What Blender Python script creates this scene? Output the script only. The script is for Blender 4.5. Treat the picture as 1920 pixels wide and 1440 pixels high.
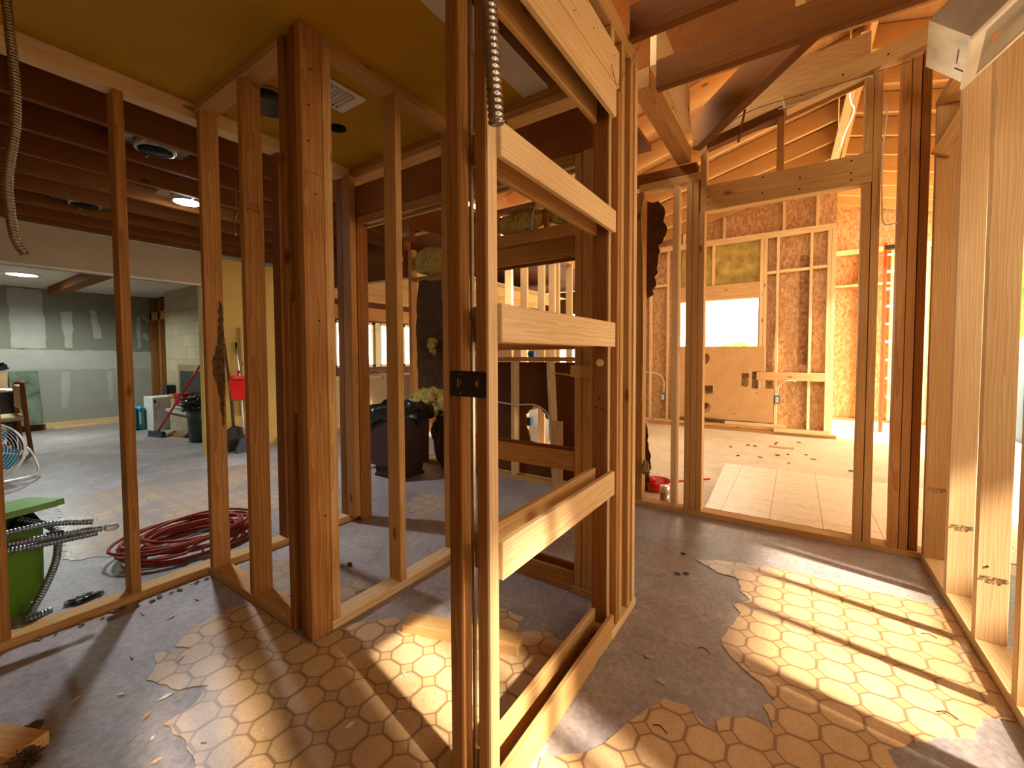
import bpy, bmesh, math, random
from mathutils import Vector, Matrix, noise
for o in list(bpy.data.objects): bpy.data.objects.remove(o)
scn = bpy.context.scene; COL = scn.collection
R = random.Random(7)

# ------------------------------------------------------------ camera
cd = bpy.data.cameras.new('camera'); cam = bpy.data.objects.new('camera', cd); COL.objects.link(cam); scn.camera = cam
yaw, pit, rol = 0.5910, 0.03774, -0.00384
f = Vector((-math.sin(yaw)*math.cos(pit), math.cos(yaw)*math.cos(pit), -math.sin(pit)))
rt = Vector((math.cos(yaw), math.sin(yaw), 0)); up = rt.cross(f)
rt2 = rt*math.cos(rol)+up*math.sin(rol); up2 = up*math.cos(rol)-rt*math.sin(rol)
m = Matrix((rt2, up2, -f)).transposed().to_4x4(); m.translation = Vector((0, 0, 1.16)); cam.matrix_world = m
cd.sensor_fit = 'HORIZONTAL'; cd.sensor_width = 36; cd.lens = 793.6/1920*36; cd.shift_y = -(720-694.97)/1920
cd.clip_start = 0.02; cd.clip_end = 200
# ------------------------------------------------------------ world, sun, exposure
w = bpy.data.worlds.new('sky'); scn.world = w; w.use_nodes = True
bg = w.node_tree.nodes['Background']; bg.inputs[0].default_value = (1.0, 0.89, 0.68, 1); bg.inputs[1].default_value = 7.5
sd = bpy.data.lights.new('sun', 'SUN'); sun = bpy.data.objects.new('sun', sd); COL.objects.link(sun)
sd.energy = 11.5; sd.angle = math.radians(3.4); sd.color = (1.0, 0.86, 0.68)
EL, AZ = math.radians(38), math.radians(13.8)
sdir = Vector((-math.cos(AZ)*math.cos(EL), math.sin(AZ)*math.cos(EL), -math.sin(EL)))
sun.rotation_euler = sdir.to_track_quat('-Z', 'Y').to_euler(); sun.location = (6, -1, 5)
scn.view_settings.view_transform = 'Standard'; scn.view_settings.look = 'None'
scn.view_settings.exposure = 0.85; scn.view_settings.gamma = 1; scn.view_settings.use_curve_mapping = False

# ------------------------------------------------------------ materials
def nt(name):
    m = bpy.data.materials.new(name); m.use_nodes = True
    t = m.node_tree; return m, t.nodes, t.links, t.nodes['Principled BSDF']
def math_(n, l, op, a, b=None, c=None):
    x = n.new('ShaderNodeMath'); x.operation = op
    for i, v in enumerate((a, b, c)):
        if v is None: continue
        if isinstance(v, (int, float)): x.inputs[i].default_value = v
        else: l.new(v, x.inputs[i])
    return x.outputs[0]
def ramp(n, l, fac, stops):
    r = n.new('ShaderNodeValToRGB'); e = r.color_ramp.elements
    while len(e) < len(stops): e.new(0.5)
    for i, (p, c) in enumerate(stops): e[i].position = p; e[i].color = (*c, 1)
    l.new(fac, r.inputs[0]); return r.outputs[0]
def mix(n, l, fac, a, b, mode='MIX'):
    x = n.new('ShaderNodeMix'); x.data_type = 'RGBA'; x.blend_type = mode
    for i, v in ((0, fac), (6, a), (7, b)):
        if isinstance(v, (int, float)): x.inputs[i].default_value = v
        elif isinstance(v, tuple): x.inputs[i].default_value = (*v, 1)
        else: l.new(v, x.inputs[i])
    return x.outputs[2]
def noise_(n, l, vec, scale, detail=4, rough=.55, dist=0.0):
    x = n.new('ShaderNodeTexNoise'); x.inputs['Scale'].default_value = scale; x.inputs['Detail'].default_value = detail
    x.inputs['Roughness'].default_value = rough; x.inputs['Distortion'].default_value = dist
    if vec is not None: l.new(vec, x.inputs['Vector'])
    return x.outputs[0]
def mapping(n, l, vec, scale=(1, 1, 1), loc=(0, 0, 0), rot=(0, 0, 0)):
    x = n.new('ShaderNodeMapping'); x.inputs['Scale'].default_value = scale; x.inputs['Location'].default_value = loc
    x.inputs['Rotation'].default_value = rot
    l.new(vec, x.inputs[0]); return x.outputs[0]
def wood(name, light, dark, knot=None, ring=30, contrast=.6, rough=.65, vary=.25, zs=.07):
    m, n, l, b = nt(name)
    tc = n.new('ShaderNodeTexCoord'); oi = n.new('ShaderNodeObjectInfo')
    off = n.new('ShaderNodeVectorMath'); off.operation = 'MULTIPLY_ADD'
    cmb = n.new('ShaderNodeCombineXYZ')
    for i, k in enumerate((.13, .11, 37.)): l.new(math_(n, l, 'MULTIPLY', oi.outputs['Random'], k), cmb.inputs[i])
    off.inputs[1].default_value = (1, 1, 1); l.new(tc.outputs['Object'], off.inputs[0]); l.new(cmb.outputs[0], off.inputs[2])
    p = mapping(n, l, off.outputs[0], (1, 1, zs))
    wv = n.new('ShaderNodeTexWave'); wv.wave_type = 'RINGS'; wv.rings_direction = 'Z'; wv.wave_profile = 'SAW'
    wv.inputs['Scale'].default_value = ring; wv.inputs['Distortion'].default_value = 7; wv.inputs['Detail'].default_value = 1.5
    wv.inputs['Detail Scale'].default_value = 1.6; wv.inputs['Detail Roughness'].default_value = .4; l.new(p, wv.inputs[0])
    fine = noise_(n, l, mapping(n, l, off.outputs[0], (1, 1, .03)), 260, 2)
    blot = noise_(n, l, mapping(n, l, off.outputs[0], (1, 1, .25)), 5, 3)
    g = math_(n, l, 'ADD', math_(n, l, 'MULTIPLY', wv.outputs[1], contrast), math_(n, l, 'MULTIPLY', fine, .35))
    g = math_(n, l, 'ADD', g, math_(n, l, 'MULTIPLY_ADD', blot, .9, -.45))
    g = math_(n, l, 'MULTIPLY_ADD', oi.outputs['Random'], vary, g)
    c = ramp(n, l, g, [(0.1, light), (1.0, dark)])
    vo = n.new('ShaderNodeTexVoronoi'); vo.inputs['Scale'].default_value = 5.5; l.new(mapping(n, l, off.outputs[0], (1, 1, .42)), vo.inputs['Vector'])
    kf = ramp(n, l, vo.outputs[0], [(0.045, (1, 1, 1)), (0.095, (0, 0, 0))])
    k = knot or tuple(v*.35 for v in dark)
    c = mix(n, l, math_(n, l, 'MULTIPLY', kf, .8), c, k)
    l.new(c, b.inputs['Base Color']); b.inputs['Roughness'].default_value = rough; b.inputs['Specular IOR Level'].default_value = .10
    bp = n.new('ShaderNodeBump'); bp.inputs['Strength'].default_value = .12; bp.inputs['Distance'].default_value = .002
    l.new(g, bp.inputs['Height']); l.new(bp.outputs[0], b.inputs['Normal'])
    return m
def plain(name, col, rough=.6, metal=0, var=.12, scale=12, bump=0, emit=None, strength=0):
    m, n, l, b = nt(name)
    tc = n.new('ShaderNodeTexCoord'); s = noise_(n, l, tc.outputs['Object'], scale, 4)
    c = ramp(n, l, s, [(.3, tuple(v*(1-var) for v in col)), (.7, tuple(min(1, v*(1+var)) for v in col))])
    l.new(c, b.inputs['Base Color']); b.inputs['Roughness'].default_value = rough; b.inputs['Metallic'].default_value = metal
    if rough >= .5 and not metal: b.inputs['Specular IOR Level'].default_value = .2
    if bump:
        bp = n.new('ShaderNodeBump'); bp.inputs['Strength'].default_value = bump; bp.inputs['Distance'].default_value = .01
        l.new(s, bp.inputs['Height']); l.new(bp.outputs[0], b.inputs['Normal'])
    if emit: b.inputs['Emission Color'].default_value = (*emit, 1); b.inputs['Emission Strength'].default_value = strength
    return m
PINE = wood('pine', (.66, .41, .17), (.45, .235, .08), (.16, .06, .02))
PALE = wood('pale_pine', (.83, .60, .34), (.62, .39, .165), (.22, .09, .03))
FIR = wood('fir', (.55, .285, .10), (.33, .14, .038), (.10, .03, .01))
RED = wood('red_fir', (.36, .15, .045), (.21, .075, .018), (.06, .02, .01))
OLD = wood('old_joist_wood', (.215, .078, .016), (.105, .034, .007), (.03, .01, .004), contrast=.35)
RAFT = wood('rafter_wood', (.68, .43, .18), (.52, .29, .10), (.14, .05, .02), contrast=.35)
PLY = wood('plywood', (.66, .40, .19), (.50, .27, .10), (.20, .08, .03), ring=9, contrast=.5, zs=.16)
HPLY = wood('aged_roof_plywood', (.36, .18, .055), (.25, .11, .03), (.10, .03, .01), ring=9, contrast=.4, zs=.2)
DPLY = wood('dark_plywood', (.16, .055, .02), (.10, .032, .012), (.03, .01, .005), ring=9, contrast=.3, zs=.2)
CHAIRW = wood('teak', (.26, .09, .025), (.17, .05, .015), ring=20)
def osb():
    m, n, l, b = nt('osb'); tc = n.new('ShaderNodeTexCoord')
    v = n.new('ShaderNodeTexVoronoi'); v.inputs['Scale'].default_value = 46
    l.new(mapping(n, l, noise_v(n, l, tc.outputs['Object'], 3, .12), (1, .5, .42)), v.inputs['Vector'])
    c = ramp(n, l, v.outputs['Color'], [(0, (.34, .155, .06)), (.5, (.50, .27, .11)), (1, (.66, .42, .20))])
    s = noise_(n, l, mapping(n, l, tc.outputs['Object'], (1, 1, .3)), 90, 3)
    c = mix(n, l, ramp(n, l, s, [(.6, (0, 0, 0)), (.75, (.5, .5, .5))]), c, (.28, .11, .035))
    l.new(c, b.inputs['Base Color']); b.inputs['Roughness'].default_value = .7; return m
def noise_v(n, l, vec, scale, amt):
    x = n.new('ShaderNodeTexNoise'); x.inputs['Scale'].default_value = scale; l.new(vec, x.inputs['Vector'])
    y = n.new('ShaderNodeVectorMath'); y.operation = 'MULTIPLY_ADD'; y.inputs[1].default_value = (amt,)*3
    l.new(x.outputs['Color'], y.inputs[0]); l.new(vec, y.inputs[2]); return y.outputs[0]
OSB = osb()
def concrete():
    m, n, l, b = nt('concrete'); tc = n.new('ShaderNodeTexCoord'); p = tc.outputs['Object']
    a = noise_(n, l, p, 1.1, 6, .65, .6); f2 = noise_(n, l, mapping(n, l, p, (1, 1, 1), rot=(0, 0, .5)), 7, 8, .7, 1.0); g = noise_(n, l, p, 60, 3)
    c = ramp(n, l, a, [(.32, (.17, .145, .155)), (.5, (.29, .255, .26)), (.68, (.44, .40, .395))])
    c = mix(n, l, ramp(n, l, f2, [(.52, (0, 0, 0)), (.72, (.55, .55, .55))]), c, (.50, .46, .46))
    c = mix(n, l, ramp(n, l, f2, [(.28, (.5, .5, .5)), (.42, (0, 0, 0))]), c, (.12, .085, .078))
    t_ = noise_(n, l, p, 2.6, 6, .7, 1.2)
    c = mix(n, l, ramp(n, l, t_, [(.50, (0, 0, 0)), (.66, (.5, .5, .5))]), c, (.36, .25, .17))
    c = mix(n, l, ramp(n, l, t_, [(.30, (.45, .45, .45)), (.45, (0, 0, 0))]), c, (.15, .125, .14))
    c = mix(n, l, .18, c, ramp(n, l, g, [(.35, (.1, .08, .08)), (.65, (.6, .55, .5))]))
    l.new(c, b.inputs['Base Color'])
    l.new(ramp(n, l, a, [(.3, (.38, .38, .38)), (.7, (.62, .62, .62))]), b.inputs['Roughness'])
    bp = n.new('ShaderNodeBump'); bp.inputs['Strength'].default_value = .25; bp.inputs['Distance'].default_value = .004
    l.new(f2, bp.inputs['Height']); l.new(bp.outputs[0], b.inputs['Normal']); return m
CONC = concrete()
def dusty_floor():
    m, n, l, b = nt('sawdusty_subfloor'); tc = n.new('ShaderNodeTexCoord'); p = tc.outputs['Object']
    a = noise_(n, l, p, 1.4, 7, .65, .8)
    c = ramp(n, l, a, [(.3, (.50, .39, .25)), (.5, (.67, .55, .37)), (.7, (.77, .64, .41))])
    d = noise_(n, l, p, 45, 4)
    c = mix(n, l, .22, c, ramp(n, l, d, [(.35, (.22, .13, .07)), (.6, (.75, .58, .38))]))
    l.new(c, b.inputs['Base Color']); b.inputs['Roughness'].default_value = .6; return m
DUST = dusty_floor()
def lino(name='linoleum', fade=0.0):
    m, n, l, b = nt(name); tc = n.new('ShaderNodeTexCoord')
    P = noise_v(n, l, tc.outputs['Object'], 9, .012)
    sx = n.new('ShaderNodeSeparateXYZ'); l.new(P, sx.inputs[0])
    pitch = .1145
    u = math_(n, l, 'SUBTRACT', math_(n, l, 'FRACT', math_(n, l, 'DIVIDE', math_(n, l, 'ADD', sx.outputs[0], 57.25+.2485+.006), pitch)), .5)
    v = math_(n, l, 'SUBTRACT', math_(n, l, 'FRACT', math_(n, l, 'DIVIDE', math_(n, l, 'ADD', sx.outputs[1], 57.25-1.2860+.006), pitch)), .5)
    # fraction .5 must fall on an octagon centre
    au = math_(n, l, 'ABSOLUTE', u); av = math_(n, l, 'ABSOLUTE', v)
    mx = math_(n, l, 'SUBTRACT', math_(n, l, 'SMOOTH_MAX', au, av, .06), .458)
    sm = math_(n, l, 'MULTIPLY', math_(n, l, 'SUBTRACT', math_(n, l, 'ADD', au, av), .69), .707)
    e = math_(n, l, 'SMOOTH_MAX', mx, sm, .04)
    dia = math_(n, l, 'SUBTRACT', .76, math_(n, l, 'ADD', au, av))
    big = noise_(n, l, tc.outputs['Object'], 3, 5, .6); gr = noise_(n, l, tc.outputs['Object'], 140, 3)
    base = ramp(n, l, big, [(.3, (.48, .30, .135)), (.7, (.68, .47, .26))])
    base = mix(n, l, .25, base, ramp(n, l, gr, [(.3, (.30, .17, .07)), (.7, (.80, .58, .32))]))
    rim = ramp(n, l, e, [(-0.0, (0, 0, 0)), (.001, (1, 1, 1))])
    inner = math_(n, l, 'MULTIPLY', ramp(n, l, math_(n, l, 'ADD', e, .5), [(.42, (0, 0, 0)), (.5, (1, 1, 1))]), .28)
    c = mix(n, l, inner, base, (.36, .20, .085))
    c = mix(n, l, math_(n, l, 'MULTIPLY', rim, .85), c, (.215, .125, .065))
    c = mix(n, l, math_(n, l, 'MULTIPLY', ramp(n, l, math_(n, l, 'ADD', math_(n, l, 'MULTIPLY', dia, -1), .0), [(.0, (0, 0, 0)), (.012, (1, 1, 1))]), .8), c, (.56, .36, .165))
    dirt = noise_(n, l, tc.outputs['Object'], 2.2, 7, .7, .5)
    c = mix(n, l, ramp(n, l, dirt, [(.5, (0, 0, 0)), (.75, (.35, .35, .35))]), c, (.27, .19, .15))
    if fade:
        c = mix(n, l, ramp(n, l, dirt, [(.40, (fade*.45,)*3), (.58, (1, 1, 1))]), c, (.27, .235, .22))
    l.new(c, b.inputs['Base Color']); b.inputs['Roughness'].default_value = .36
    bp = n.new('ShaderNodeBump'); bp.inputs['Strength'].default_value = .3; bp.inputs['Distance'].default_value = .001; bp.invert = True
    l.new(rim, bp.inputs['Height']); l.new(bp.outputs[0], b.inputs['Normal']); return m
LINO = lino(); LINO2 = lino('faded_linoleum', .9)
def tiles():
    m, n, l, b = nt('cream_tiles'); tc = n.new('ShaderNodeTexCoord')
    sx = n.new('ShaderNodeSeparateXYZ'); l.new(tc.outputs['Object'], sx.inputs[0])
    def grid(o, off):
        t = math_(n, l, 'FRACT', math_(n, l, 'DIVIDE', math_(n, l, 'ADD', o, off), .305))
        return math_(n, l, 'LESS_THAN', math_(n, l, 'MINIMUM', t, math_(n, l, 'SUBTRACT', 1., t)), .011)
    g = math_(n, l, 'MAXIMUM', grid(sx.outputs[0], 30.5+.135), grid(sx.outputs[1], 30.5+.12))
    a = noise_(n, l, mapping(n, l, tc.outputs['Object'], (1, 3, 1)), 9, 6, .7)
    c = ramp(n, l, a, [(.3, (.64, .52, .34)), (.55, (.79, .67, .47)), (.8, (.83, .72, .53))])
    s = noise_(n, l, mapping(n, l, tc.outputs['Object'], (1, 2.4, 1)), 22, 5, .7)
    c = mix(n, l, ramp(n, l, s, [(.60, (0, 0, 0)), (.68, (.8, .8, .8))]), c, (.34, .21, .11))
    c = mix(n, l, math_(n, l, 'MULTIPLY', g, .7), c, (.30, .20, .12))
    l.new(c, b.inputs['Base Color']); b.inputs['Roughness'].default_value = .42; return m
TILE = tiles()
YEL = plain('yellow_ceiling_paint', (.46, .25, .010), .6, var=.08, scale=2)
YWALL = plain('yellow_wall_paint', (.62, .40, .08), .4, var=.07, scale=2)
WHITE = plain('white_drywall', (.62, .56, .47), .8, var=.06, scale=3)
TAN = plain('tan_drywall', (.42, .31, .20), .8, var=.05, scale=3)
GREEN = plain('grey_green_drywall', (.22, .22, .17), .85, var=.05, scale=2)
MUD = plain('joint_compound', (.40, .39, .34), .85, var=.08, scale=4)
STONEM = None
def stone():
    m, n, l, b = nt('stone_blocks'); tc = n.new('ShaderNodeTexCoord')
    br = n.new('ShaderNodeTexBrick'); l.new(mapping(n, l, tc.outputs['Object'], (1, 1, 1), rot=(0, math.pi/2, 0)), br.inputs[0])
    br.inputs['Color1'].default_value = (.38, .31, .20, 1); br.inputs['Color2'].default_value = (.32, .26, .165, 1); br.inputs['Mortar'].default_value = (.26, .21, .14, 1)
    br.inputs['Scale'].default_value = 1; br.inputs['Mortar Size'].default_value = .006; br.inputs['Brick Width'].default_value = .32; br.inputs['Row Height'].default_value = .2
    l.new(br.outputs[0], b.inputs['Base Color']); b.inputs['Roughness'].default_value = .8; return m
STONE = stone()
def batt():
    m, n, l, b = nt('fiberglass'); tc = n.new('ShaderNodeTexCoord'); s = noise_(n, l, tc.outputs['Object'], 14, 6, .7, 1.5)
    l.new(ramp(n, l, s, [(.3, (.22, .14, .02)), (.5, (.60, .44, .09)), (.7, (.82, .66, .22))]), b.inputs['Base Color']); b.inputs['Roughness'].default_value = .95
    bp = n.new('ShaderNodeBump'); bp.inputs['Strength'].default_value = 1; bp.inputs['Distance'].default_value = .03; l.new(s, bp.inputs['Height']); l.new(bp.outputs[0], b.inputs['Normal']); return m
BATT = batt()
KRAFT = plain('kraft_paper', (.085, .038, .014), .55, var=.35, scale=9, bump=.6)
STEEL = plain('galvanised_steel', (.36, .34, .31), .28, .95, scale=20)
DSTEEL = plain('dull_duct_metal', (.50, .42, .30), .42, .75, var=.25, scale=9)
BRONZE = plain('dusty_metal_conduit', (.24, .18, .11), .35, .8, scale=20)
BLKMET = plain('black_bracket_metal', (.018, .012, .010), .45, .3)
WPAINT = plain('white_enamel', (.80, .74, .62), .4, var=.05)
BLACK = plain('black_plastic', (.012, .012, .013), .3)
BAG = plain('black_bag_film', (.010, .010, .011), .18, var=.3)
GREENP = plain('lime_green_plastic', (.115, .30, .012), .38, var=.06)
BINBR = plain('brown_bin_plastic', (.042, .020, .017), .5)
REDP = plain('red_plastic', (.60, .012, .010), .3)
HOSE = plain('red_rubber_hose', (.25, .035, .022), .5)
WIRE = plain('white_cable', (.72, .66, .54), .4)
YWIRE = plain('yellow_cable', (.62, .42, .08), .4)
DWIRE = plain('brown_cable', (.16, .09, .04), .5)
BLUEBOX = plain('blue_box_plastic', (.01, .12, .32), .4)
BLUEP = plain('blue_film_wrap', (.02, .24, .32), .35)
BOXW = plain('white_carton', (.58, .57, .54), .7)
CARD = plain('cardboard', (.40, .25, .13), .8)
REDC = plain('red_carton', (.38, .02, .02), .5)
ORANGE = plain('orange_fibreglass', (.62, .045, .004), .4)
ALU = plain('aluminium', (.80, .78, .72), .35, .7)
FANB = plain('blue_fan_blade', (.02, .20, .30), .3)
CREAMF = plain('cream_upholstery', (.52, .40, .24), .9)
PANEL = plain('mottled_glass_panel', (.13, .16, .115), .15, var=.5, scale=6)
PIPE = plain('grey_pipe', (.42, .36, .30), .35, .6)
GLASSW = plain('beige_window_frame', (.75, .64, .42), .5)
HOLE = plain('hole_black', (.004, .003, .002), .9)
BARK = plain('charred_bark', (.10, .055, .022), .95, var=.5, scale=30, bump=1)
DIRT = plain('dirt_crumbs', (.10, .060, .035), .95, var=.5, scale=30)
DUSTY = plain('brown_dust', (.20, .13, .10), .95, var=.4, scale=40)
CST = plain('conduit_steel', (.28, .35, .42), .34, .85)
INK = plain('ink', (.10, .055, .03), .8)
LEAF = plain('leaf', (.12, .30, .04), .6, var=.4, scale=5)
TRUNK = plain('pale_trunk', (.50, .42, .34), .9)
BRISTLE = plain('grey_bristles', (.07, .085, .10), .9, var=.4, scale=60)
LAMP = plain('lamp_lens', (.9, .9, .9), .4, emit=(.85, .93, 1.0), strength=60)
LAMP2 = plain('lamp_lens_soft', (.9, .9, .9), .4, emit=(.92, 1.0, .94), strength=14)
BROWNP = plain('brown_paper', (.34, .19, .08), .8, var=.3, scale=8)
GROUND = plain('pale_ground', (.50, .44, .34), .9, var=.2, scale=1)
CREAMP = plain('cream_panel_plywood', (.56, .43, .26), .6, var=.08, scale=3)
SHELF = plain('glossy_paper', (.5, .55, .62), .3, var=.5, scale=10)

# ------------------------------------------------------------ builders
def link(name, me, mt, parent=None):
    o = bpy.data.objects.new(name, me); COL.objects.link(o)
    if mt: me.materials.append(mt)
    if parent: o.parent = parent
    return o
def tag(o, label=None, cat=None, group=None, kind=None):
    if label: o['label'] = label
    if cat: o['category'] = cat
    if group: o['group'] = group
    if kind: o['kind'] = kind
    return o
def thing(name, label, cat, loc=(0, 0, 0), group=None):
    o = bpy.data.objects.new(name, None); COL.objects.link(o); o.location = loc; o.empty_display_size = .05
    return tag(o, label, cat, group)
WM = {}
def sub(child, part):
    child.parent = part; child.matrix_parent_inverse = WM[part.name].inverted(); child.matrix_basis = WM[child.name]; return child
def place(o, parent, mat):
    """world matrix for an object whose parent is an unrotated empty"""
    WM[o.name] = mat.copy()
    if parent:
        ax = Vector((0, 0, 0)); q = parent
        while q is not None: ax += q.location; q = q.parent
        mat = Matrix.Translation(-ax) @ mat
    o.matrix_local = mat
def boxbm(a, b, c, bev=.0022):
    bm = bmesh.new(); bmesh.ops.create_cube(bm, size=1); bmesh.ops.scale(bm, vec=(a, b, c), verts=bm.verts)
    if bev and min(a, b, c) > bev*3: bmesh.ops.bevel(bm, geom=bm.edges[:], offset=bev, segments=1, affect='EDGES')
    return bm
def fin(name, bm, mt, parent=None, mat=None, smooth=False):
    bmesh.ops.recalc_face_normals(bm, faces=bm.faces)
    me = bpy.data.meshes.new(name); bm.to_mesh(me); bm.free()
    if smooth:
        for p in me.polygons: p.use_smooth = True
    o = link(name, me, mt, parent); place(o, parent, mat or Matrix.Identity(4)); return o
def beam(name, p0, p1, wd, dp, mt, parent=None, upv=(0, 0, 1), bev=.0022):
    """a board from p0 to p1 (centre line); dp measured along upv, wd across"""
    p0, p1 = Vector(p0), Vector(p1); z = (p1-p0); L = z.length; z.normalize()
    y = Vector(upv); y = (y - z*y.dot(z)).normalized(); x = y.cross(z)
    M = Matrix((x, y, z)).transposed().to_4x4(); M.translation = (p0+p1)/2
    return fin(name, boxbm(wd, dp, L, bev), mt, parent, M)
def bd(name, x0, x1, y0, y1, z0, z1, mt, parent=None, bev=.0022):
    """axis aligned board, grain along its longest side"""
    dx, dy, dz = x1-x0, y1-y0, z1-z0; cx, cy, cz = (x0+x1)/2, (y0+y1)/2, (z0+z1)/2
    if dz >= dx and dz >= dy: return beam(name, (cx, cy, z0), (cx, cy, z1), dx, dy, mt, parent, (0, 1, 0), bev)
    if dx >= dy: return beam(name, (x0, cy, cz), (x1, cy, cz), dy, dz, mt, parent, (0, 0, 1), bev)
    return beam(name, (cx, y0, cz), (cx, y1, cz), dx, dz, mt, parent, (0, 0, 1), bev)
def slab(name, outer, holes, thick, origin, u, v, mt, parent=None):
    """flat sheet with holes; outline in (u,v); thickness along u x v"""
    origin, u, v = Vector(origin), Vector(u).normalized(), Vector(v).normalized(); nn = u.cross(v)
    bm = bmesh.new(); es = []
    for loop in [outer]+list(holes):
        vs = [bm.verts.new((a, b, 0)) for a, b in loop]
        for i in range(len(vs)): es.append(bm.edges.new((vs[i], vs[(i+1) % len(vs)])))
    bmesh.ops.triangle_fill(bm, edges=es, use_beauty=True)
    r = bmesh.ops.extrude_face_region(bm, geom=bm.faces[:])
    for q in r['geom']:
        if isinstance(q, bmesh.types.BMVert): q.co.z += thick
    M = Matrix((u, v, nn)).transposed().to_4x4(); M.translation = origin
    return fin(name, bm, mt, parent, M)
def catmull(pts, n):
    P = [Vector(p) for p in pts]; P = [2*P[0]-P[1]]+P+[2*P[-1]-P[-2]]; out = []
    for i in range(1, len(P)-2):
        for k in range(n):
            t = k/n; a, b, c, d = P[i-1:i+3]
            out.append(.5*((2*b)+(c-a)*t+(2*a-5*b+4*c-d)*t*t+(3*b-a-3*c+d)*t**3))
    out.append(P[-2]); return out
def tube(name, pts, r, mt, parent=None, n=8, seg=8, rib=0, pitch=.01, smooth=True):
    Q = catmull(pts, n) if n > 1 else [Vector(p) for p in pts]
    if rib:
        # resample densely along arc length so that every ridge is modelled
        D = [0]
        for i in range(1, len(Q)): D.append(D[-1]+(Q[i]-Q[i-1]).length)
        st = pitch/4; S = []; j = 0; k = 0.
        while k < D[-1]:
            while D[j+1] < k: j += 1
            t = (k-D[j])/max(1e-6, D[j+1]-D[j]); S.append(Q[j].lerp(Q[j+1], t)); k += st
        Q = S
    c = sum(Q, Vector())/len(Q); bm = bmesh.new(); rings = []; prev = None
    for i, q in enumerate(Q):
        tn = (Q[min(i+1, len(Q)-1)]-Q[max(i-1, 0)]).normalized()
        if prev is None: a = tn.orthogonal().normalized()
        else: a = (prev-tn*prev.dot(tn)).normalized()
        prev = a; b = tn.cross(a)
        rr = r*(1+rib*(0, 1, .6, 0)[i % 4]) if rib else (r[i] if isinstance(r, list) else r)
        rings.append([bm.verts.new(q-c+rr*(math.cos(2*math.pi*k/seg)*a+math.sin(2*math.pi*k/seg)*b)) for k in range(seg)])
    for i in range(len(rings)-1):
        for k in range(seg): bm.faces.new((rings[i][k], rings[i][(k+1) % seg], rings[i+1][(k+1) % seg], rings[i+1][k]))
    bm.faces.new(rings[0][::-1]); bm.faces.new(rings[-1])
    return fin(name, bm, mt, parent, Matrix.Translation(c), smooth)
def lathe(name, prof, mt, parent=None, loc=(0, 0, 0), seg=24, sx=1, sy=1, rot=None, smooth=True):
    bm = bmesh.new(); rings = []
    for rr, z in prof: rings.append([bm.verts.new((rr*sx*math.cos(2*math.pi*k/seg), rr*sy*math.sin(2*math.pi*k/seg), z)) for k in range(seg)])
    for i in range(len(rings)-1):
        for k in range(seg): bm.faces.new((rings[i][k], rings[i][(k+1) % seg], rings[i+1][(k+1) % seg], rings[i+1][k]))
    bm.faces.new(rings[0][::-1]); bm.faces.new(rings[-1])
    M = Matrix.Translation(loc) @ (rot.to_4x4() if rot else Matrix.Identity(4))
    return fin(name, bm, mt, parent, M, smooth)
def lump(name, loc, sx, sy, sz, mt, parent=None, amt=.35, fr=3., sub=3, seed=0, flat=False):
    bm = bmesh.new(); bmesh.ops.create_icosphere(bm, subdivisions=sub, radius=1)
    for v in bm.verts:
        d = 1+amt*(noise.noise(v.co*fr+Vector((seed, seed*2, 0)))); v.co *= d
        if flat and v.co.z < -.6: v.co.z = -.6
        v.co = Vector((v.co.x*sx, v.co.y*sy, v.co.z*sz))
    return fin(name, bm, mt, parent, Matrix.Translation(loc), not flat)
def rag(pts, step=.03, amp=.008, seed=1):
    """roughen a polygon outline"""
    out = []; rr = random.Random(seed); n = len(pts)
    for i in range(n):
        a, b = Vector(pts[i]), Vector(pts[(i+1) % n]); k = max(1, int((b-a).length/step)); d = (b-a)
        pn = Vector((-d.y, d.x)).normalized() if d.length else Vector((0, 0))
        for j in range(k): out.append(tuple(a.lerp(b, j/k)+pn*rr.uniform(-amp, amp)))
    return out
def nails(parent, pts, axis, r=.0035):
    """dark nail heads"""
    ax = Vector(axis)
    for p in pts:
        bm = bmesh.new(); q = bmesh.ops.create_cone(bm, cap_ends=True, segments=8, radius1=r, radius2=r, depth=.002)
        rot = Vector((0, 0, 1)).rotation_difference(ax).to_matrix()
        for v in q['verts']: v.co = rot @ v.co
        fin('nail_head', bm, HOLE, parent, Matrix.Translation(p))
def txt(body, size, loc, rot, mt, parent=None, name='grade_stamp'):
    c = bpy.data.curves.new(name, 'FONT'); c.body = body; c.size = size; c.extrude = .0003; c.align_x = 'CENTER'; c.space_line = .8
    t = bpy.data.objects.new(name, c); COL.objects.link(t); bpy.context.view_layer.update()
    me = bpy.data.meshes.new_from_object(t.evaluated_get(bpy.context.evaluated_depsgraph_get())); bpy.data.objects.remove(t)
    o = link(name, me, mt, parent); place(o, parent, Matrix.Translation(loc) @ rot.to_matrix().to_4x4()); return o
from mathutils import Euler

# ============================================================ SETTING
C0 = 2.445
fl_ = bd('floor', -11, 2.4, -1.6, 3.26, -.12, 0, CONC, bev=0); tag(fl_, 'grey stained concrete floor slab', 'floor', kind='structure')
fk = bd('floor', -11, -2.62, 3.26, 9.6, -.12, 0, CONC, bev=0); tag(fk, 'bare floor of the kitchen area', 'floor', kind='structure')
fg = bd('floor', -2.62, 2.4, 3.26, 9.6, -.12, 0, DUST, bev=0); tag(fg, 'sawdust covered floor of the vaulted room', 'floor', kind='structure')
gr = bd('ground', -40, 40, -30, 40, -.4, -.13, GROUND, bev=0); tag(gr, 'pale sunlit ground outdoors', 'ground', kind='structure')

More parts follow.
